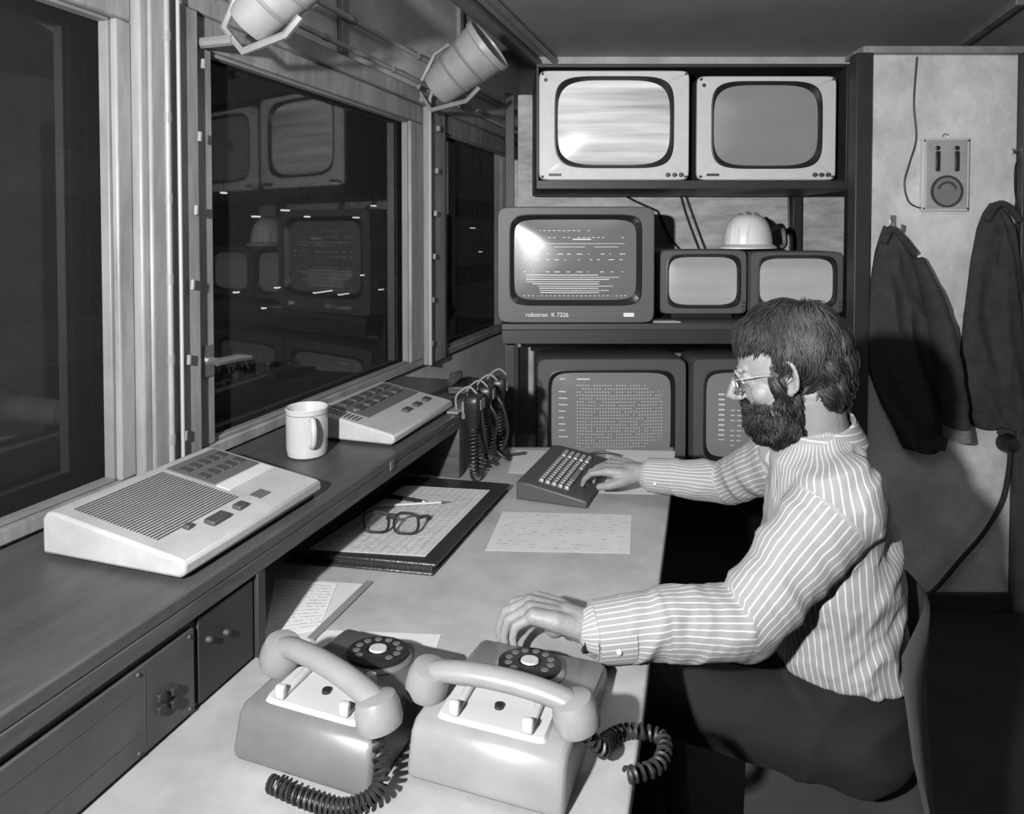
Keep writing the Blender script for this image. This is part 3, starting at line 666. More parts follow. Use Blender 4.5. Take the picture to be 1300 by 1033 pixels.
b = MB(); b.tube(smoothpath([(.100, .02, .085), (.13, .05, .10), (.14, .06, .03), (.125, .06, .012)]), .014, 6); b.build('strap', 'black', g)
tag(g, 'white safety helmet lying on top of the small monitors', 'helmet')
sp_ = PY(845, 411, YR + .03); g = empty('note_slip', (sp_.x, YR + .05, ZS + .001)); b = MB(); b.slab([(-.05, -.02), (.06, -.02), (.05, .03), (-.04, .04)], 0, .004); b.build('slip', 'paper2', g); tag(g, 'small crumpled pale slip between the large and small monitors', 'paper slip')
for k, (pts, lab) in enumerate((([(786, 240), (800, 252), (835, 268)], 'black cable crossing the board above the large monitor'), ([(862, 240), (872, 275), (888, 318)], 'black cable hanging on the board left of the helmet'), ([(868, 240), (880, 275), (896, 318)], 'second black cable left of the helmet'), ([(1001, 240), (1002, 280), (1004, 320)], 'black cable hanging on the board right of the helmet'), ([(835, 268), (850, 300), (866, 320)], 'black cable slanting down beside the large monitor'))):
    q = [PY(a, c_, 3.377) for a, c_ in pts]; b = MB(); b.tube(smoothpath(q, 5), .006, 6); o = b.build('cable', 'cable', loc=q[0]); tag(o, lab, 'cable')

# ------------------------------------------------------------------ left wall fittings
def spotlight(p, d, L, r, lab):       # p in the wall frame, d in world axes
    wp = W3(*p); g = empty('spotlight', wp); q = Vector(d).normalized().to_track_quat('Z', 'Y').to_matrix().to_4x4()
    b = MB(); b.lathe([(r * .30, -L * .50), (r * .62, -L * .47), (r * .70, -L * .40), (r * .82, -L * .05), (r * .98, L * .40), (r * 1.05, L * .42), (r * 1.05, L * .5), (r * .95, L * .5), (r * .9, L * .3)], 36, M=q, c1=False); b.build('shade', 'conduit', g)
    b = MB(); b.lathe([(r * .1, L * .25), (r * .92, L * .40), (r * .90, L * .42), (r * .1, L * .42)], 28, M=q); b.build('lens', 'greymetal', g)
    b = MB()
    for k, rr in ((-.12, .80), (.15, .90)): b.lathe([(r * rr, L * k - .006), (r * rr * 1.05, L * k), (r * rr, L * k + .006)], 36, M=q, c0=False, c1=False)
    b.build('cooling_ring', 'greymetal', g)
    s = [(0, -r * 1.02, L * .05), (0, -r * 1.10, -L * .2), (0, -r * .5, -L * .68), (0, r * .5, -L * .68), (0, r * 1.10, -L * .2), (0, r * 1.02, L * .05)]
    b = MB(); b.tube([q @ Vector(a) for a in s], .009, 6); b.build('bracket', 'greymetal', g)
    e = WI @ (wp + (q @ Vector((0, 0, -L * .68)))); wm = Vector((XW + .012, e.y, e.z))
    b = WB(); b.tube([e, wm], .012, 8); b.lathe([(.04, 0), (.04, .012)], 16, M=T(XW + .002, e.y, e.z) @ RYm(R(90))); b.build('wall_mount', 'greymetal', g, world=g)
    tag(g, lab, 'spotlight')
q = PW(586, 86, XW + .20); spotlight(tuple(q), (.70, -.25, .52), .27, .100, 'can shaped grey spotlight above the post between far windows')
q = PW(352, -6, XW + .22); spotlight(tuple(q), (.70, -.15, .60), .20, .070, 'can shaped grey spotlight above the near large window')
def pipe(pts, r, lab, m='conduit', name='conduit_pipe', clamps=0):
    pts = [W3(*a) for a in pts]
    g = empty(name, pts[0]); b = MB(); b.tube(pts, r, 10); b.build('pipe', m, g, world=g)
    if clamps:
        a = Vector(pts[0]); c = Vector(pts[-1])
        for k in range(clamps):
            q = a.lerp(c, (k + .5) / clamps); d = (c - a).normalized(); b = MB(); b.tube([q - d * .01, q + d * .01], r * 1.3, 10); b.build('clamp', 'greymetal', g, world=g)
    tag(g, lab, 'cable' if 'cable' in name else 'pipe')
pipe([(XW + .045, .3, 2.0), (XW + .045, 3.95, 2.0)], .008, 'thin grey conduit running just above the window heads', clamps=9)
pipe([(XW + .03, .3, 2.10), (XW + .03, 3.95, 2.10)], .010, 'grey conduit running mid height on the upper wall', m='cablelight', clamps=8)
pipe([(XW + .09, 1.2, ZC - .037), (XW + .09, 3.9, ZC - .037)], .034, 'thick dark pipe under the ceiling along the window wall', m='greymetal')
pipe([(XW + .19, 1.2, ZC - .023), (XW + .19, 3.9, ZC - .023)], .020, 'thinner pale pipe under the ceiling beside the thick pipe')
yy = ypx(219, XW + .06)
pipe([(XW + .052, yy, .945), (XW + .052, yy, 2.42)], .006, 'grey cable running down the post left of the large window', name='wall_cable', clamps=9)
pipe([(XW + .052, yy + .03, .945), (XW + .052, yy + .03, 2.0), (XW + .052, yy + .12, 2.05)], .004, 'thin pale cable on the same post right of the grey cable', m='cablelight', name='wall_cable', clamps=7)
yy = ypx(546, XW + .05)
pipe([(XW + .05, yy, .945), (XW + .05, yy, 1.95), (XW + .05, yy + .1, 2.1)], .007, 'pale cable running down the post between the far windows', m='cablelight', name='wall_cable', clamps=7)

# ------------------------------------------------------------------ right wall fittings
YP = 2.63
xa, zt = xz(1172, 175, YP - .02); xb, zb = xz(1230, 268, YP - .02)
g = empty('wall_instrument', ((xa + xb) / 2, YP, zb)); w = xb - xa; h = zt - zb
b = MB(); b.box2((-w / 2, -.02, 0), (w / 2, 0, h)); b.build('plate', 'panel', g, bevel=.003)
b = MB(); b.box2((-w / 2 + .012, -.024, .01), (w / 2 - .012, -.02, h * .97)); b.build('front_plate', 'lightgrey', g, bevel=.002)
for s in (-1, 1):
    b = MB(); b.lathe([(.009, 0), (.009, .006)], 16, M=T(s * .036, -.024, h * .86) @ RX(R(90))); b.box((s * .036, -.028, h * .68), (.016, .007, .075)); b.build('lever_slot', 'black', g, bevel=.003)
b = MB(); b.lathe([(.060, 0), (.060, .006), (.052, .006), (.052, .002)], 36, M=T(0, -.024, h * .27) @ RX(R(90)), c1=False); gr = b.build('gauge_rim', 'charcoal', g)
b = MB(); b.lathe([(.052, .001), (.052, .003)], 36, M=T(0, -.024, h * .27) @ RX(R(90))); b.build('gauge_face', 'greymetal', g)
b = MB(); b.tube([(.034 * math.cos(a), -.029, h * .27 + .034 * math.sin(a)) for a in [R(15 + k * 15) for k in range(11)]], .004, 6); b.build('gauge_arc', 'ink', g)
b = MB(); b.tube([(.0 + .012 * math.cos(a), -.012, h + .004 + .012 * math.sin(a)) for a in [math.pi * k / 8 for k in range(9)]], .002, 6); b.build('hanger', 'metal', g)
for sx in (-1, 1):
    for z in (.01, h - .01):
        b = MB(); b.ell((sx * (w / 2 - .006), -.021, z), .004, seg=8, rg=5); b.build('screw', 'ink', g)
tag(g, 'pale metal instrument box with round gauge on the right wall', 'instrument')
q = [PY(a, c_, YP - .012) for a, c_ in ((1164, 72), (1160, 130), (1163, 175), (1155, 205), (1148, 232), (1153, 255), (1165, 263), (1174, 264))]
b = MB(); b.tube(smoothpath(q, 6), .003, 6); o = b.build('wall_cable', 'cable', loc=q[0]); tag(o, 'thin black wire hanging from the wall top to the instrument box', 'cable')
pp = PY(1281, 563, YP - .02); g = empty('wall_plug', (pp.x, YP, pp.z))
b = MB(); b.lathe([(.038, 0), (.038, .012), (.03, .03), (.024, .045), (.01, .05)], 24, M=RX(R(90))); b.build('plug', 'black', g)
q = [PY(a, c_, YP - .03) for a, c_ in ((1281, 568), (1281, 590), (1272, 635), (1250, 675), (1220, 710), (1190, 745), (1172, 758), (1150, 765))]
b = MB(); b.tube(smoothpath(q, 6), .008, 8); b.build('cord', 'cable', g, world=g)
b = MB(); b.box2((-.035, -.01, .03), (.03, .0, .06)); b.build('socket_plate', 'charcoal', g, bevel=.002)
tag(g, 'round black wall plug with thick cord drooping to the floor', 'plug')
def jacket(name, rows, Y, th, lab, seed, sleeve=None, hook=None):
    n = 48; rings = []
    rows2 = []
    for k in range(len(rows) - 1):
        for j in range(6): rows2.append([rows[k][i] + (rows[k + 1][i] - rows[k][i]) * j / 6 for i in range(3)])
    rows2.append(rows[-1])
    for r, (py, a, c_) in enumerate(rows2):
        xl, z = xz(a, py, Y - .05); xr, _ = xz(c_, py, Y - .05); t0 = th * min(1, .25 + r / 15)
        front = []; back = []
        for i in range(n):
            t = i / (n - 1); e = max(0, math.sin(math.pi * t)) ** .5
            fold = .18 * math.sin(t * 11 + seed + z * 2 + 1.2 * math.sin(z * 7)) + .5 * (.35 - abs(noise.noise(Vector((t * 3.4 + z * 2, z * 3.0, seed)))) * 2.2)
            yv = Y - .010 - t0 * e * (1 + fold * .8) + .004 * noise.noise(Vector((t * 7, z * 18, seed + 5)))
            front.append((xl + (xr - xl) * t, min(yv, Y - .007), z + .006 * math.sin(t * 9 + seed)))
        for i in range(n - 2, 0, -1):
            t = i / (n - 1); back.append((xl + (xr - xl) * t, Y - .004, z))
        rings.append(front + back)
    c0 = xz(rows[0][1], rows[0][0], Y - .05)
    g = empty(name, (c0[0], Y, xz(rows[-1][1], rows[-1][0], Y - .05)[1]))
    b = MB(); b.loft(rings); b.build('jacket_body', 'jacket', g, world=g, smooth=80)
    if sleeve:
        for sl, r0, cf in sleeve:
            q = smoothpath([PY(a, c_, Y - dd) for a, c_, dd in sl], 8); m = len(q)
            b = MB(); b.tube(q, [r0 * (.5 + .5 * math.sin(min(1, i / m * 2.2) * math.pi / 2)) * (1 + .04 * math.sin(i * 1.1) + .03 * math.sin(i * 2.3)) for i in range(m)], 18, flat=.55); b.build('sleeve', 'jacket', g, world=g, smooth=80)
            d = (q[-1] - q[-3]).normalized()
            b = MB(); b.tube([q[-1] - d * .03, q[-1] + d * .015, q[-1] + d * .017, q[-1] - d * .0], [r0 * 1.06, r0 * 1.12, r0 * .9, r0 * .8], 20, flat=.56); b.build('cuff', cf, g, world=g)
    col = [PY(a, c_, Y - .05) for a, c_ in hook]
    b = MB(); b.tube(smoothpath(col, 4), .013, 8); b.build('collar', 'jacket', g, world=g)
    tag(g, lab, 'jacket')
jacket('work_jacket', [(288, 1129, 1138), (300, 1124, 1152), (320, 1118, 1168), (350, 1113, 1180), (390, 1108, 1192), (430, 1103, 1202), (470, 1108, 1209), (510, 1122, 1214), (545, 1140, 1216), (574, 1154, 1208)], YP, .055, 'dark work jacket with turned cuff hanging left on the right wall', 1.3,
       sleeve=[([(1164, 328, .06), (1186, 385, .08), (1200, 445, .09), (1210, 505, .09), (1214, 550, .085)], .062, 'cuff')], hook=[(1122, 308), (1132, 291), (1146, 302), (1162, 322)])
jacket('work_jacket', [(257, 1267, 1276), (270, 1257, 1288), (290, 1249, 1299), (330, 1241, 1306), (400, 1232, 1312), (460, 1226, 1314), (505, 1221, 1314), (528, 1230, 1312), (545, 1248, 1308)], YP, .055, 'dark work jacket hanging at the right edge of the picture', 4.1,
       hook=[(1252, 280), (1266, 260), (1280, 262), (1294, 280)])
for (a, c_, lab) in ((1133, 290, 'small coat hook holding the left work jacket'), (1274, 256, 'bent wire coat hook holding the right work jacket')):
    q0 = PY(a, c_, YP); g = empty('coat_hook', q0); b = MB()
    if a > 1200: b.tube(smoothpath([(0, -.06, -.02), (.0, -.065, .0), (.02, -.03, .05), (.035, -.01, .13), (.05, -.006, .17), (.035, -.006, .19)]), .003, 6)
    else: b.tube(smoothpath([(0, -.004, .02), (0, -.03, -.005), (0, -.06, -.01), (0, -.066, .015)]), .005, 6)
    b.build('hook', 'metal' if a < 1200 else 'cable', g); b = MB(); b.box2((-.012, -.004, -.01), (.012, 0, .05)) if a < 1200 else b.box2((.025, -.004, .18), (.045, 0, .20)); b.build('plate', 'metal', g, bevel=.001)
    tag(g, lab, 'hook')

# ------------------------------------------------------------------ chair
PSI = R(-20)
g = empty('office_chair', (.650, 1.305, 0), PSI)
prof = [(-.19, .400), (-.13, .425), (0, .425), (.07, .420), (.102, .445), (.112, .52), (.108, .60), (.108, .68), (.112, .74), (.114, .79)]
b = MB(); top = []; nU = 15
for (dx, z) in prof:
    row = []
    for i in range(nU):
        u = -1 + 2 * i / (nU - 1); k = max(0, (z - .45) / .4); hw = .215 - .05 * k
        row.append((dx - (.065 * k ** .5 if k > 0 else 0) * u * u, u * hw, z + (.012 * u * u if k == 0 else -(.04 * u ** 4 if k > .7 else 0))))
    top.append(row)
vs = [p for r in top for p in r]; nv = len(vs); vs += [(p[0] + .010, p[1], p[2] - .010) for p in vs]; fs = []
nr = len(top)
for r in range(nr - 1):
    for i in range(nU - 1):
        a = r * nU + i; fs.append((a, a + 1, a + nU + 1, a + nU)); fs.append((a + nv, a + nU + nv, a + nU + 1 + nv, a + 1 + nv))
for i in range(nU - 1):
    fs.append((i, i + nv, i + 1 + nv, i + 1)); a = (nr - 1) * nU + i; fs.append((a, a + 1, a + 1 + nv, a + nv))
for r in range(nr - 1):
    a = r * nU; fs.append((a, a + nU, a + nU + nv, a + nv)); a = r * nU + nU - 1; fs.append((a, a + nv, a + nU + nv, a + nU))
b.add(vs, fs); b.build('seat_shell', 'chair', g, smooth=60)
b = MB(); b.lathe([(.03, .08), (.03, .25), (.02, .26), (.02, .40), (.07, .405)], 20); b.build('column', 'rack', g)
for k in range(5):
    a = R(72 * k + 20); b = MB(); b.tube([(0, 0, .10), (.25 * math.cos(a), .25 * math.sin(a), .065)], [.02, .014], 8); lg = b.build('leg', 'rack', g)
    b = MB(); b.lathe([(.03, -.011), (.03, .011)], 16, M=T(.25 * math.cos(a), .25 * math.sin(a), .031) @ RZ(a) @ RX(R(90))); b.build('caster', 'black', lg)
tag(g, 'swivel chair with curved grey shell the man sits on', 'chair')

# ------------------------------------------------------------------ person
def remesh(o, voxel, it=3, fac=.5):
    m = o.modifiers.new('r', 'REMESH'); m.mode = 'VOXEL'; m.voxel_size = voxel; m.use_smooth_shade = True
    if it: s = o.modifiers.new('s', 'SMOOTH'); s.iterations = it; s.factor = fac
    bpy.context.view_layer.update()
    me = bpy.data.meshes.new_from_object(o.evaluated_get(bpy.context.evaluated_depsgraph_get()))
    o.modifiers.clear(); old = o.data; mt = old.materials[0]; o.data = me; me.materials.clear(); me.materials.append(mt)
    me.polygons.foreach_set('use_smooth', [True] * len(me.polygons)); return o
hc = PY(1000, 468, 1.31)
yaw = math.atan2(.36, -.933); pit = R(18)
HM = T(*hc) @ RZ(yaw) @ RYm(pit)
body = MB()
body.M = HM
body.ell((-.008, 0, .025), (.092, .072, .086), seg=32, rg=20)
body.ell((.030, 0, -.030), (.058, .055, .085), seg=24, rg=16)
body.ell((.047, 0, -.078), (.042, .042, .034), seg=20)
body.ell((.030, 0, -.062), (.045, .054, .04), seg=20)
body.ell((.078, .024, .024), (.012, .026, .008)); body.ell((.078, -.024, .024), (.012, .026, .008))
for s in (-1, 1):
    body.ell((.052, s * .040, -.026), (.024, .018, .022)); body.ell((.071, s * .031, .004), .0130, seg=14)
    body.ell((.099, s * .010, -.030), (.010, .007, .0065))
    EM = T(-.004, s * .073, -.004) @ RZ(s * R(-22)) @ RYm(R(-8))
    body.ell((0, 0, 0), (.015, .006, .027), EM, seg=14)
    rim = [(-.015 * math.cos(a), s * .008, .003 + .029 * math.sin(a)) for a in [R(-75 + k * 18) for k in range(13)]]
    body.tube(rim, .0042, 8, M=EM); body.ell((.004, s * .004, -.026), (.008, .006, .009), EM)
body.tube([(.084, 0, .022), (.095, 0, .006), (.107, 0, -.010), (.118, 0, -.024), (.106, 0, -.035)], [.0080, .0075, .0085, .0092, .0065], 12)
body.ell((.090, 0, -.052), (.009, .020, .005)); body.ell((.088, 0, -.062), (.010, .018, .006)); body.ell((.087, 0, -.088), (.014, .018, .014))
body.M = Matrix.Identity(4)
nb = Vector((.592, 1.315, 1.04)); nt_ = HM @ Vector((-.028, 0, -.05))
body.chain([nb, nb.lerp(nt_, .5), nt_], [.060, .053, .053], 20)
TZ = [.47, .52, .60, .70, .82, .94, 1.02, 1.06, 1.085]
TCX = [.650, .650, .640, .622, .604, .598, .592, .588, .588]
TCY = [1.31] * 6 + [1.315] * 3
TA = [.100, .112, .116, .114, .118, .112, .086, .068, .060]
TB = [.15, .165, .155, .145, .150, .150, .128, .092, .068]
RC, RS = math.cos(PSI), math.sin(PSI)
def torso(mb, k, z0=.47, z1=1.085, n=40, pp=2.3):
    rings = []
    for i in range(26):
        z = z0 + (z1 - z0) * i / 25; cx = np.interp(z, TZ, TCX); cy = np.interp(z, TZ, TCY); a = np.interp(z, TZ, TA) * k; bb = np.interp(z, TZ, TB) * k
        rings.append([(cx + x * RC - y * RS, cy + x * RS + y * RC, z) for x, y in sellip(2 * a, 2 * bb, pp if z < .88 else 2.05, n)])
    mb.loft(rings)
torso(body, .88, .49, 1.06)
SL = PY(1072, 632, 1.20); EL = PY(938, 785, 1.14); WL = PZ(752, 802, .802)
SR = Vector((.610, 1.450, .985)); ER = PY(925, 612, 1.69); WR_ = PZ(818, 602, .822)
body.chain([SL, SL.lerp(EL, .5), EL, EL.lerp(WL, .4), WL], [.056, .048, .040, .038, .027], 16)
body.chain([SR, SR.lerp(ER, .5), ER, ER.lerp(WR_, .4), WR_], [.056, .046, .040, .038, .027], 16)
RP = Matrix.Rotation(PSI, 4, 'Z'); pc = Vector((.650, 1.31, 0))
def bp(x, y, z): return pc + RP @ Vector((x, y, z))
HL_ = bp(0, -.085, .530); KL_ = bp(-.42, -.12, .575); AL_ = bp(-.38, -.10, .10)
HR_ = bp(0, .085, .530); KR_ = bp(-.42, .13, .575); AR_ = bp(-.36, .13, .10)
for h_, k_, a_ in ((HL_, KL_, AL_), (HR_, KR_, AR_)):
    body.chain([h_, h_.lerp(k_, .5), k_, k_.lerp(a_, .35), a_], [.066, .058, .046, .044, .032], 16)
    body.chain([a_, a_ + RP @ Vector((-.06, 0, -.05)), a_ + RP @ Vector((-.14, 0, -.065))], [.032, .03, .022], 12)
def hand(mb, w, fwd, thumb, up, curls, sc=1.0, tcurl=0.0, spread=.5):
    f = Vector(fwd).normalized(); t = Vector(thumb); t = (t - f * t.dot(f)).normalized(); u = f.cross(t)
    if u.dot(Vector(up)) < 0: u = -u
    def Q(a, b_, c_): return Vector(w) + (f * a + t * b_ + u * c_) * sc
    kn = [(.086, .029), (.091, .010), (.086, -.010), (.077, -.028)]
    ln = [(.040, .025, .019), (.044, .028, .020), (.040, .026, .019), (.032, .019, .017)]
    rd = [.0096, .0098, .0093, .0084]
    mb.chain([Q(0, 0, 0), Q(.03, .004, 0)], [.025 * sc, .024 * sc], 14)
    for i in range(4):
        kx, ks = kn[i]; a = Q(.005, ks * .35, 0); c_ = Q(kx * .55, ks * .85, .005); k_ = Q(kx, ks, .004)
        mb.chain([a, c_, k_], [.017 * sc, .0145 * sc, .0125 * sc], 12)
        p = k_; ang = 0; sd = (ks / .03) * .14 * spread
        c3 = curls[i]; pts = [p]; rr = [rd[i] * 1.08 * sc]
        for j in range(3):
            ang += R(c3[j]); d = (f * math.cos(ang) - u * math.sin(ang) + t * sd * math.cos(ang)).normalized()
            p = p + d * ln[i][j] * sc; pts.append(p); rr.append(rd[i] * (1 - .1 * (j + 1)) * sc)
        mb.chain(pts, rr, 12)
    mb.chain([Q(.015, .014, -.006), Q(.045, .038, -.012), Q(.072, .054, -.018 - tcurl), Q(.098, .056, -.026 - tcurl)], [.018 * sc, .0145 * sc, .0115 * sc, .009 * sc], 12)
    mb.ell(Q(.045, .018, -.006), .019 * sc); mb.ell(Q(.045, -.012, -.006), .018 * sc)
hand(body, WL + Vector((-.010, 0, .008)), (-1, .28, .18), (.28, 1, -.10), (0, 0, 1), [(30, 40, 26), (36, 44, 28), (40, 46, 30), (42, 46, 30)], 1.08, .0, .9)
hand(body, WR_ + Vector((-.008, .004, .003)), (-1, .35, .06), (-.35, -1, -.25), (0, 0, 1), [(14, 34, 24), (26, 38, 24), (30, 40, 26), (32, 42, 26)], 1.0, .0, .9)
ob = body.build('person', 'skin', smooth=0)
remesh(ob, .0034, 3, .5)
base = Vector((.65, 1.31, 0)); ob.data.transform(Matrix.Translation(-base)); ob.location = base
tag(ob, 'bearded seated man in striped shirt typing with his far hand on the keyboard', 'person')
def child(mb, name, m, **k): return mb.build(name, m, ob, world=ob, **k)
for s in (-1, 1):
    b = MB(); b.M = HM; b.ell((.0785, s * .031, .003), .0075, seg=12); ey = child(b, 'eye', 'panel')
    b = MB(); b.M = HM; b.ell((.0845, s * .031, .001), (.003, .0035, .0035), seg=10); b.build('iris', 'ink', ey, world=ob)
    b = MB(); b.M = HM; b.tube([(.0895, s * .012, .024), (.0905, s * .024, .028), (.086, s * .036, .028), (.074, s * .048, .023)], [.0022, .0026, .0022, .001], 6, flat=.7); child(b, 'eyebrow', 'hair')
# shirt
shirt = MB(); torso(shirt, 1.05, .655, 1.085)
ALs = [SL, SL.lerp(EL, .5) + Vector((0, 0, -.004)), EL + Vector((.010, 0, -.008)), EL.lerp(WL, .5) + Vector((0, 0, .004)), WL + Vector((.014, 0, 0))]; RLs = [.078, .068, .061, .056, .045]
ARs = [SR, SR.lerp(ER, .5), ER, ER.lerp(WR_, .5), WR_ + (ER - WR_).normalized() * .02]; RRs = [.074, .062, .053, .048, .040]
shirt.chain(ALs, RLs, 24); shirt.chain(ARs, RRs, 24)
shirt.chain([SL + Vector((-.01, .02, .012)), Vector((.592, 1.315, 1.045)), Vector((.612, 1.43, 1.0))], [.060, .052, .058], 20)
so = shirt.build('shirt', 'white', smooth=0); remesh(so, .005, 16, .5)
me = so.data; n = len(me.vertices); co = np.empty(n * 3); me.vertices.foreach_get('co', co); co = co.reshape(-1, 3)
nn = np.empty(n * 3); me.vertices.foreach_get('normal', nn); nn = nn.reshape(-1, 3)
def armcoord(co, pts, rs):
    best = np.full(len(co), 1e9); st = np.zeros(len(co)); al = np.zeros(len(co)); acc = 0
    P = [np.array(p) for p in pts]; up = np.array([0, 0, 1.0])
    for i in range(len(P) - 1):
        d = P[i + 1] - P[i]; L = np.linalg.norm(d); d = d / L; t = np.clip((co - P[i]) @ d, 0, L); q = co - P[i] - t[:, None] * d
        dist = np.linalg.norm(q, axis=1) / (rs[i] + (rs[i + 1] - rs[i]) * t / L)
        up = up - d * (up @ d); up /= np.linalg.norm(up); sd = np.cross(d, up); a = np.arctan2(q @ sd, q @ up)
        mk = dist < best; best[mk] = dist[mk]; st[mk] = a[mk] * .058; al[mk] = acc + t[mk]; acc += L
    return best, st, al
dL, sL, aL = armcoord(co, ALs, RLs); dR, sR, aR = armcoord(co, ARs, RRs)
cx = np.interp(co[:, 2], TZ, TCX); cy = np.interp(co[:, 2], TZ, TCY); ta = np.interp(co[:, 2], TZ, TA) * 1.05; tb = np.interp(co[:, 2], TZ, TB) * 1.05
ux = (co[:, 0] - cx) * RC + (co[:, 1] - cy) * RS; uy = -(co[:, 0] - cx) * RS + (co[:, 1] - cy) * RC
dT = np.sqrt((ux / ta) ** 2 + (uy / tb) ** 2)
sT = np.arctan2(ux, -uy) * .140
armLm = (dL < dT * 1.02) & (dL <= dR) & (aL > .045); armRm = (dR < dT * 1.02) & (dR < dL) & (aR > .045)
stripe = np.where(armLm, sL, np.where(armRm, sR, sT))
disp = np.zeros(n)
for i in range(n):
    p = co[i]
    if armLm[i]: q = Vector((sL[i] * 8 + aL[i] * 5, aL[i] * 14, 1.0)); am = .0052
    elif armRm[i]: q = Vector((sR[i] * 8, aR[i] * 14, 5.0)); am = .0042
    else: q = Vector((p[0] * 7 + p[2] * 5, p[1] * 7, p[2] * 10 - p[0] * 10)); am = .009
    v = noise.noise(q); w_ = noise.noise(q * 2.2 + Vector((3, 1, 7)))
    k = min(1, abs(aL[i] - .045) / .03) if dL[i] < 1.4 else 1
    disp[i] = k * am * ((.55 - abs(v) * 2.8) + w_ * .35 + (.35 - abs(w_) * 1.6) * .5)
co += nn * disp[:, None]
me.vertices.foreach_set('co', co.ravel()); at = me.attributes.new('stripe', 'FLOAT', 'POINT'); at.data.foreach_set('value', stripe.astype(np.float32))
me.update()
def shirtmat():
    m = bpy.data.materials.new('striped_shirt_cloth'); m.use_nodes = True; nt = m.node_tree; bs = nt.nodes['Principled BSDF']; bs.inputs['Roughness'].default_value = .85
    a = nd(nt, 'ShaderNodeAttribute'); a.attribute_name = 'stripe'
    mu = nd(nt, 'ShaderNodeMath', operation='MULTIPLY'); mu.inputs[1].default_value = 2 * math.pi / .0108
    si = nd(nt, 'ShaderNodeMath', operation='SINE'); mr = nd(nt, 'ShaderNodeMapRange')
    mr.inputs['From Min'].default_value = .66; mr.inputs['From Max'].default_value = .98; mr.inputs['To Min'].default_value = .215; mr.inputs['To Max'].default_value = .44
    nt.links.new(a.outputs['Fac'], mu.inputs[0]); nt.links.new(mu.outputs[0], si.inputs[0]); nt.links.new(si.outputs[0], mr.inputs['Value']); nt.links.new(mr.outputs[0], bs.inputs['Base Color'])
    return m
M['shirt'] = shirtmat(); me.materials.clear(); me.materials.append(M['shirt'])
me.transform(Matrix.Translation(-base)); so.parent = ob
def cuffband(A, B, r, name='cuff'):
    d = (B - A).normalized(); b = MB()
    b.tube([B - d * .055, B - d * .050, B + d * .008, B + d * .010, B - d * .004], [r * .98, r * 1.06, r * 1.0, r * .85, r * .6], 28, caps=True)
    o = child(b, name, 'shirt'); q = o.data; c_ = np.array([v.co for v in q.vertices]) + np.array(base); _, s_, _ = armcoord(c_, [A, B], [r, r])
    t = q.attributes.new('stripe', 'FLOAT', 'POINT'); t.data.foreach_set('value', s_.astype(np.float32))
    e = d.cross(Vector((0, 0, 1))).normalized(); f_ = (e * (-1 if e.y > 0 else 1)); b = MB(); c0 = B - d * .02 + f_ * r * 1.03 - Vector((0, 0, .006)); b.ell(c0, .005, seg=10, rg=6); b.build('button', 'panel', o, world=ob)
    return o
cuffband(ALs[3], ALs[4] + Vector((-.004, 0, 0)), .048); cuffband(ARs[3], ARs[4], .043)
b = MB(); nd_ = (nt_ - nb).normalized(); cc = nb + nd_ * .030; q4 = nd_.to_track_quat('Z', 'Y').to_matrix().to_4x4()
b.lathe([(.066, -.02), (.060, .016), (.062, .026), (.067, .024), (.082, -.020), (.078, -.026)], 36, M=Matrix.Translation(cc) @ q4, c0=False, c1=False)
co_ = child(b, 'collar', 'shirt'); t = co_.data.attributes.new('stripe', 'FLOAT', 'POINT'); t.data.foreach_set('value', np.array([v.co.z * .9 for v in co_.data.vertices], dtype=np.float32))
# trousers
tr = MB(); torso(tr, 1.0, .49, .70)
for h_, k_, a_ in ((HL_, KL_, AL_), (HR_, KR_, AR_)): tr.chain([h_, h_.lerp(k_, .5), k_, k_.lerp(a_, .4), a_ + Vector((0, 0, .01))], [.086, .076, .064, .062, .056], 20)
to = tr.build('trousers', 'trouser', smooth=0); remesh(to, .007, 4)
mt = to.data; tn = [v.normal.copy() for v in mt.vertices]
for i, v in enumerate(mt.vertices):
    q = v.co; v.co = q + tn[i] * .006 * (.8 - abs(noise.noise(Vector((q.x * 9 - q.z * 7, q.y * 8, q.z * 9 + q.x * 5)))) * 2.4)
to.data.transform(Matrix.Translation(-base)); to.parent = ob
for a_ in (AL_, AR_):
    b = MB(T(a_.x, a_.y, 0) @ RP); b.loft([[(-.055 + x, y, z) for x, y in sellip(L, w, 3, 24)] for z, L, w in ((.0, .27, .10), (.02, .28, .105), (.05, .26, .095), (.075, .15, .085))]); child(b, 'shoe', 'black')
d = (WL - EL).normalized(); b = MB(); c0 = WL + d * .012
b.tube([c0 - d * .008, c0 - d * .007, c0 + d * .007, c0 + d * .008], [.025, .0295, .0295, .025], 24); child(b, 'wristwatch', 'black')
spg = spectacles('spectacles', Matrix.Translation(-base) @ HM @ T(.097, 0, .001) @ RZ(R(90)), .0012, .046, .038, .105, 'metal', ob)
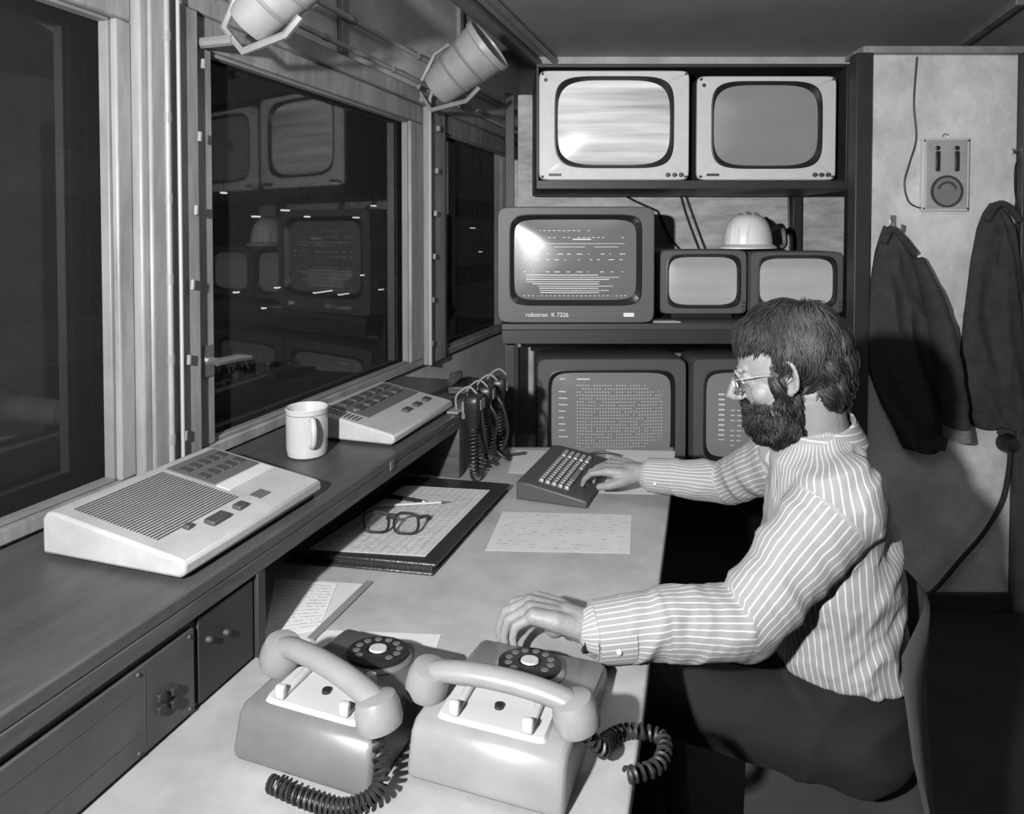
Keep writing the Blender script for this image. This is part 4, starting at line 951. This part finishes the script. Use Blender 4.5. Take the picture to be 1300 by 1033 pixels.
# hair
def locks(mb, cen, rad, N, accept, flow, Lr, r0, lift, seed, n=4, wob=.25, steps=6):
    rnd = random.Random(seed); k = 0; tries = 0
    while k < N and tries < N * 30:
        tries += 1
        v = Vector((rnd.gauss(0, 1), rnd.gauss(0, 1), rnd.gauss(0, 1))).normalized()
        if not accept(v): continue
        k += 1
        ph = 4 * noise.noise(v * 2.0); L = rnd.uniform(*Lr) * (.6 if v.x > .2 else 1); pts = []
        cur = v.copy(); off = rnd.uniform(*lift) + .010 * noise.noise(v * 3.1); side = rnd.uniform(-wob, wob)
        for s in range(steps + 1):
            rr = 1 + off * (.4 + .6 * math.sin(math.pi * min(1, s / steps) * .8)) / rad[0]
            pts.append(Vector((cen[0] + cur.x * rad[0] * rr, cen[1] + cur.y * rad[1] * rr, cen[2] + cur.z * rad[2] * rr)))
            f = flow(cur); tg = (f - cur * f.dot(cur))
            if tg.length < 1e-4: tg = Vector((1, 0, 0))
            tg.normalize(); sd = cur.cross(tg); tg = (tg + sd * (side + .45 * math.sin(s * .7 + ph))).normalized()
            cur = (cur + tg * (L / steps / rad[0])).normalized()
        rs = [r0 * (.8 + .4 * math.sin(math.pi * min(.9, (s + 1) / (steps + 1)))) * (1 if s < steps else .25) for s in range(steps + 1)]
        mb.tube(pts, rs, n, caps=True, flat=.6)
hcn = (-.018, 0, .036); hrd = (.091, .077, .085)
b = MB(); b.M = HM; b.ell(hcn, (.087, .0745, .080), seg=28, rg=18); b.ell((-.050, 0, -.010), (.052, .060, .056), seg=20); b.ell((-.058, 0, -.045), (.036, .050, .040), seg=20)
def hacc(v):
    if v.x > .26 and v.z < .40 + .12 * noise.noise(v * 6): return False
    if v.x > .10 and v.z < -.05: return False
    if v.x > -.06 and v.z < -.10 and abs(v.y) > .5 and v.x < .02: return False
    if v.z < -.72: return False
    if v.x > -.25 and v.z < -.25: return False
    return True
crown = Vector((-.45, .1, .88)).normalized()
locks(b, hcn, hrd, 11000, hacc, lambda c: (c - crown * 1.0) + Vector((.15, 0, -.35)), (.035, .062), .0007, (.001, .014), 3, wob=.22)
locks(b, hcn, hrd, 1500, lambda v: v.x > .40 and v.z > .45 and v.z < .85, lambda c: Vector((.6, .2, -.6)), (.05, .07), .0007, (.006, .018), 8, wob=.25)
locks(b, (-.032, 0, -.0), (.076, .069, .074), 2600, lambda v: v.x < -.15 and v.z < .3 and v.z > -.65, lambda c: Vector((-.1, 0, -1)), (.03, .055), .0007, (.001, .011), 9, wob=.25)
locks(b, (-.052, 0, -.038), (.046, .058, .050), 2000, lambda v: v.x < .25 and v.z < .5 and v.z > -.75, lambda c: Vector((-.25, 0, -1)), (.02, .034), .0007, (.001, .009), 19, wob=.25)
locks(b, (.010, 0, -.010), (.050, .071, .070), 1100, lambda v: abs(v.y) > .80 and v.x > .05 and v.x < .50 and v.z > -.45 and v.z < .6, lambda c: Vector((.05, 0, -1)), (.018, .03), .0007, (.0, .004), 12, wob=.3, steps=4)
child(b, 'hair', 'hair', smooth=80)
b = MB(); b.M = HM
b.ell((.052, 0, -.086), (.048, .046, .038), seg=24, rg=14); b.ell((.028, 0, -.078), (.042, .054, .032), seg=24, rg=14); b.ell((.070, 0, -.078), (.029, .032, .026), seg=24, rg=14)
for s in (-1, 1):
    b.ell((.018, s * .0545, -.048), (.011, .008, .030)); b.ell((.072, s * .030, -.068), (.012, .013, .010))
locks(b, (.045, 0, -.084), (.055, .050, .046), 5200, lambda v: v.z < .35 and v.x > -.75 and not (v.x > .75 and v.z > .15), lambda c: Vector((.35, 0, -1)), (.012, .028), .0006, (.001, .013), 5, wob=.5, steps=4)
locks(b, (.068, 0, -.076), (.034, .037, .030), 2800, lambda v: v.x > -.1 and v.z < .85 and v.z > -.8, lambda c: Vector((.3, 0, -1)), (.008, .018), .0006, (.000, .008), 15, wob=.5, steps=4)
locks(b, (.088, 0, -.047), (.013, .026, .009), 1100, lambda v: v.x > -.2, lambda c: Vector((.1, 1 if c.y > 0 else -1, -.8)), (.006, .014), .0006, (.000, .003), 25, wob=.4, steps=4)
locks(b, (.018, 0, -.052), (.038, .060, .057), 2000, lambda v: abs(v.y) > .72 and v.z > -.5 and v.z < .85, lambda c: Vector((.3, 0, -1)), (.010, .02), .0006, (.000, .005), 6, wob=.5, steps=4)
locks(b, (.056, 0, -.054), (.036, .048, .034), 1700, lambda v: abs(v.y) > .35 and v.x > -.3 and v.z < .45, lambda c: Vector((.2, 0, -1)), (.008, .016), .0006, (.000, .004), 36, wob=.5, steps=4)
child(b, 'beard', 'beard', smooth=80)

# ------------------------------------------------------------------ lights
def area(name, loc, target, size, power, spread=180):
    l = bpy.data.lights.new(name, 'AREA'); l.shape = 'DISK'; l.size = size; l.energy = power; l.spread = R(spread)
    o = bpy.data.objects.new(name, l); COL.objects.link(o); o.location = loc
    o.rotation_euler = (Vector(target) - Vector(loc)).to_track_quat('-Z', 'Y').to_euler(); return o
area('flash_light', (-.50, -.15, 1.62), (.80, 2.6, 1.50), .06, 56, 135)
area('fill_light', (.5, 1.2, 2.38), (.6, 1.8, 0), .9, 5.5)  # added soft fill below the ceiling, no lamp fitting behind it
W = bpy.data.worlds.new('world'); S.world = W; W.use_nodes = True; W.node_tree.nodes['Background'].inputs[0].default_value = (.02, .02, .02, 1); W.node_tree.nodes['Background'].inputs[1].default_value = .3
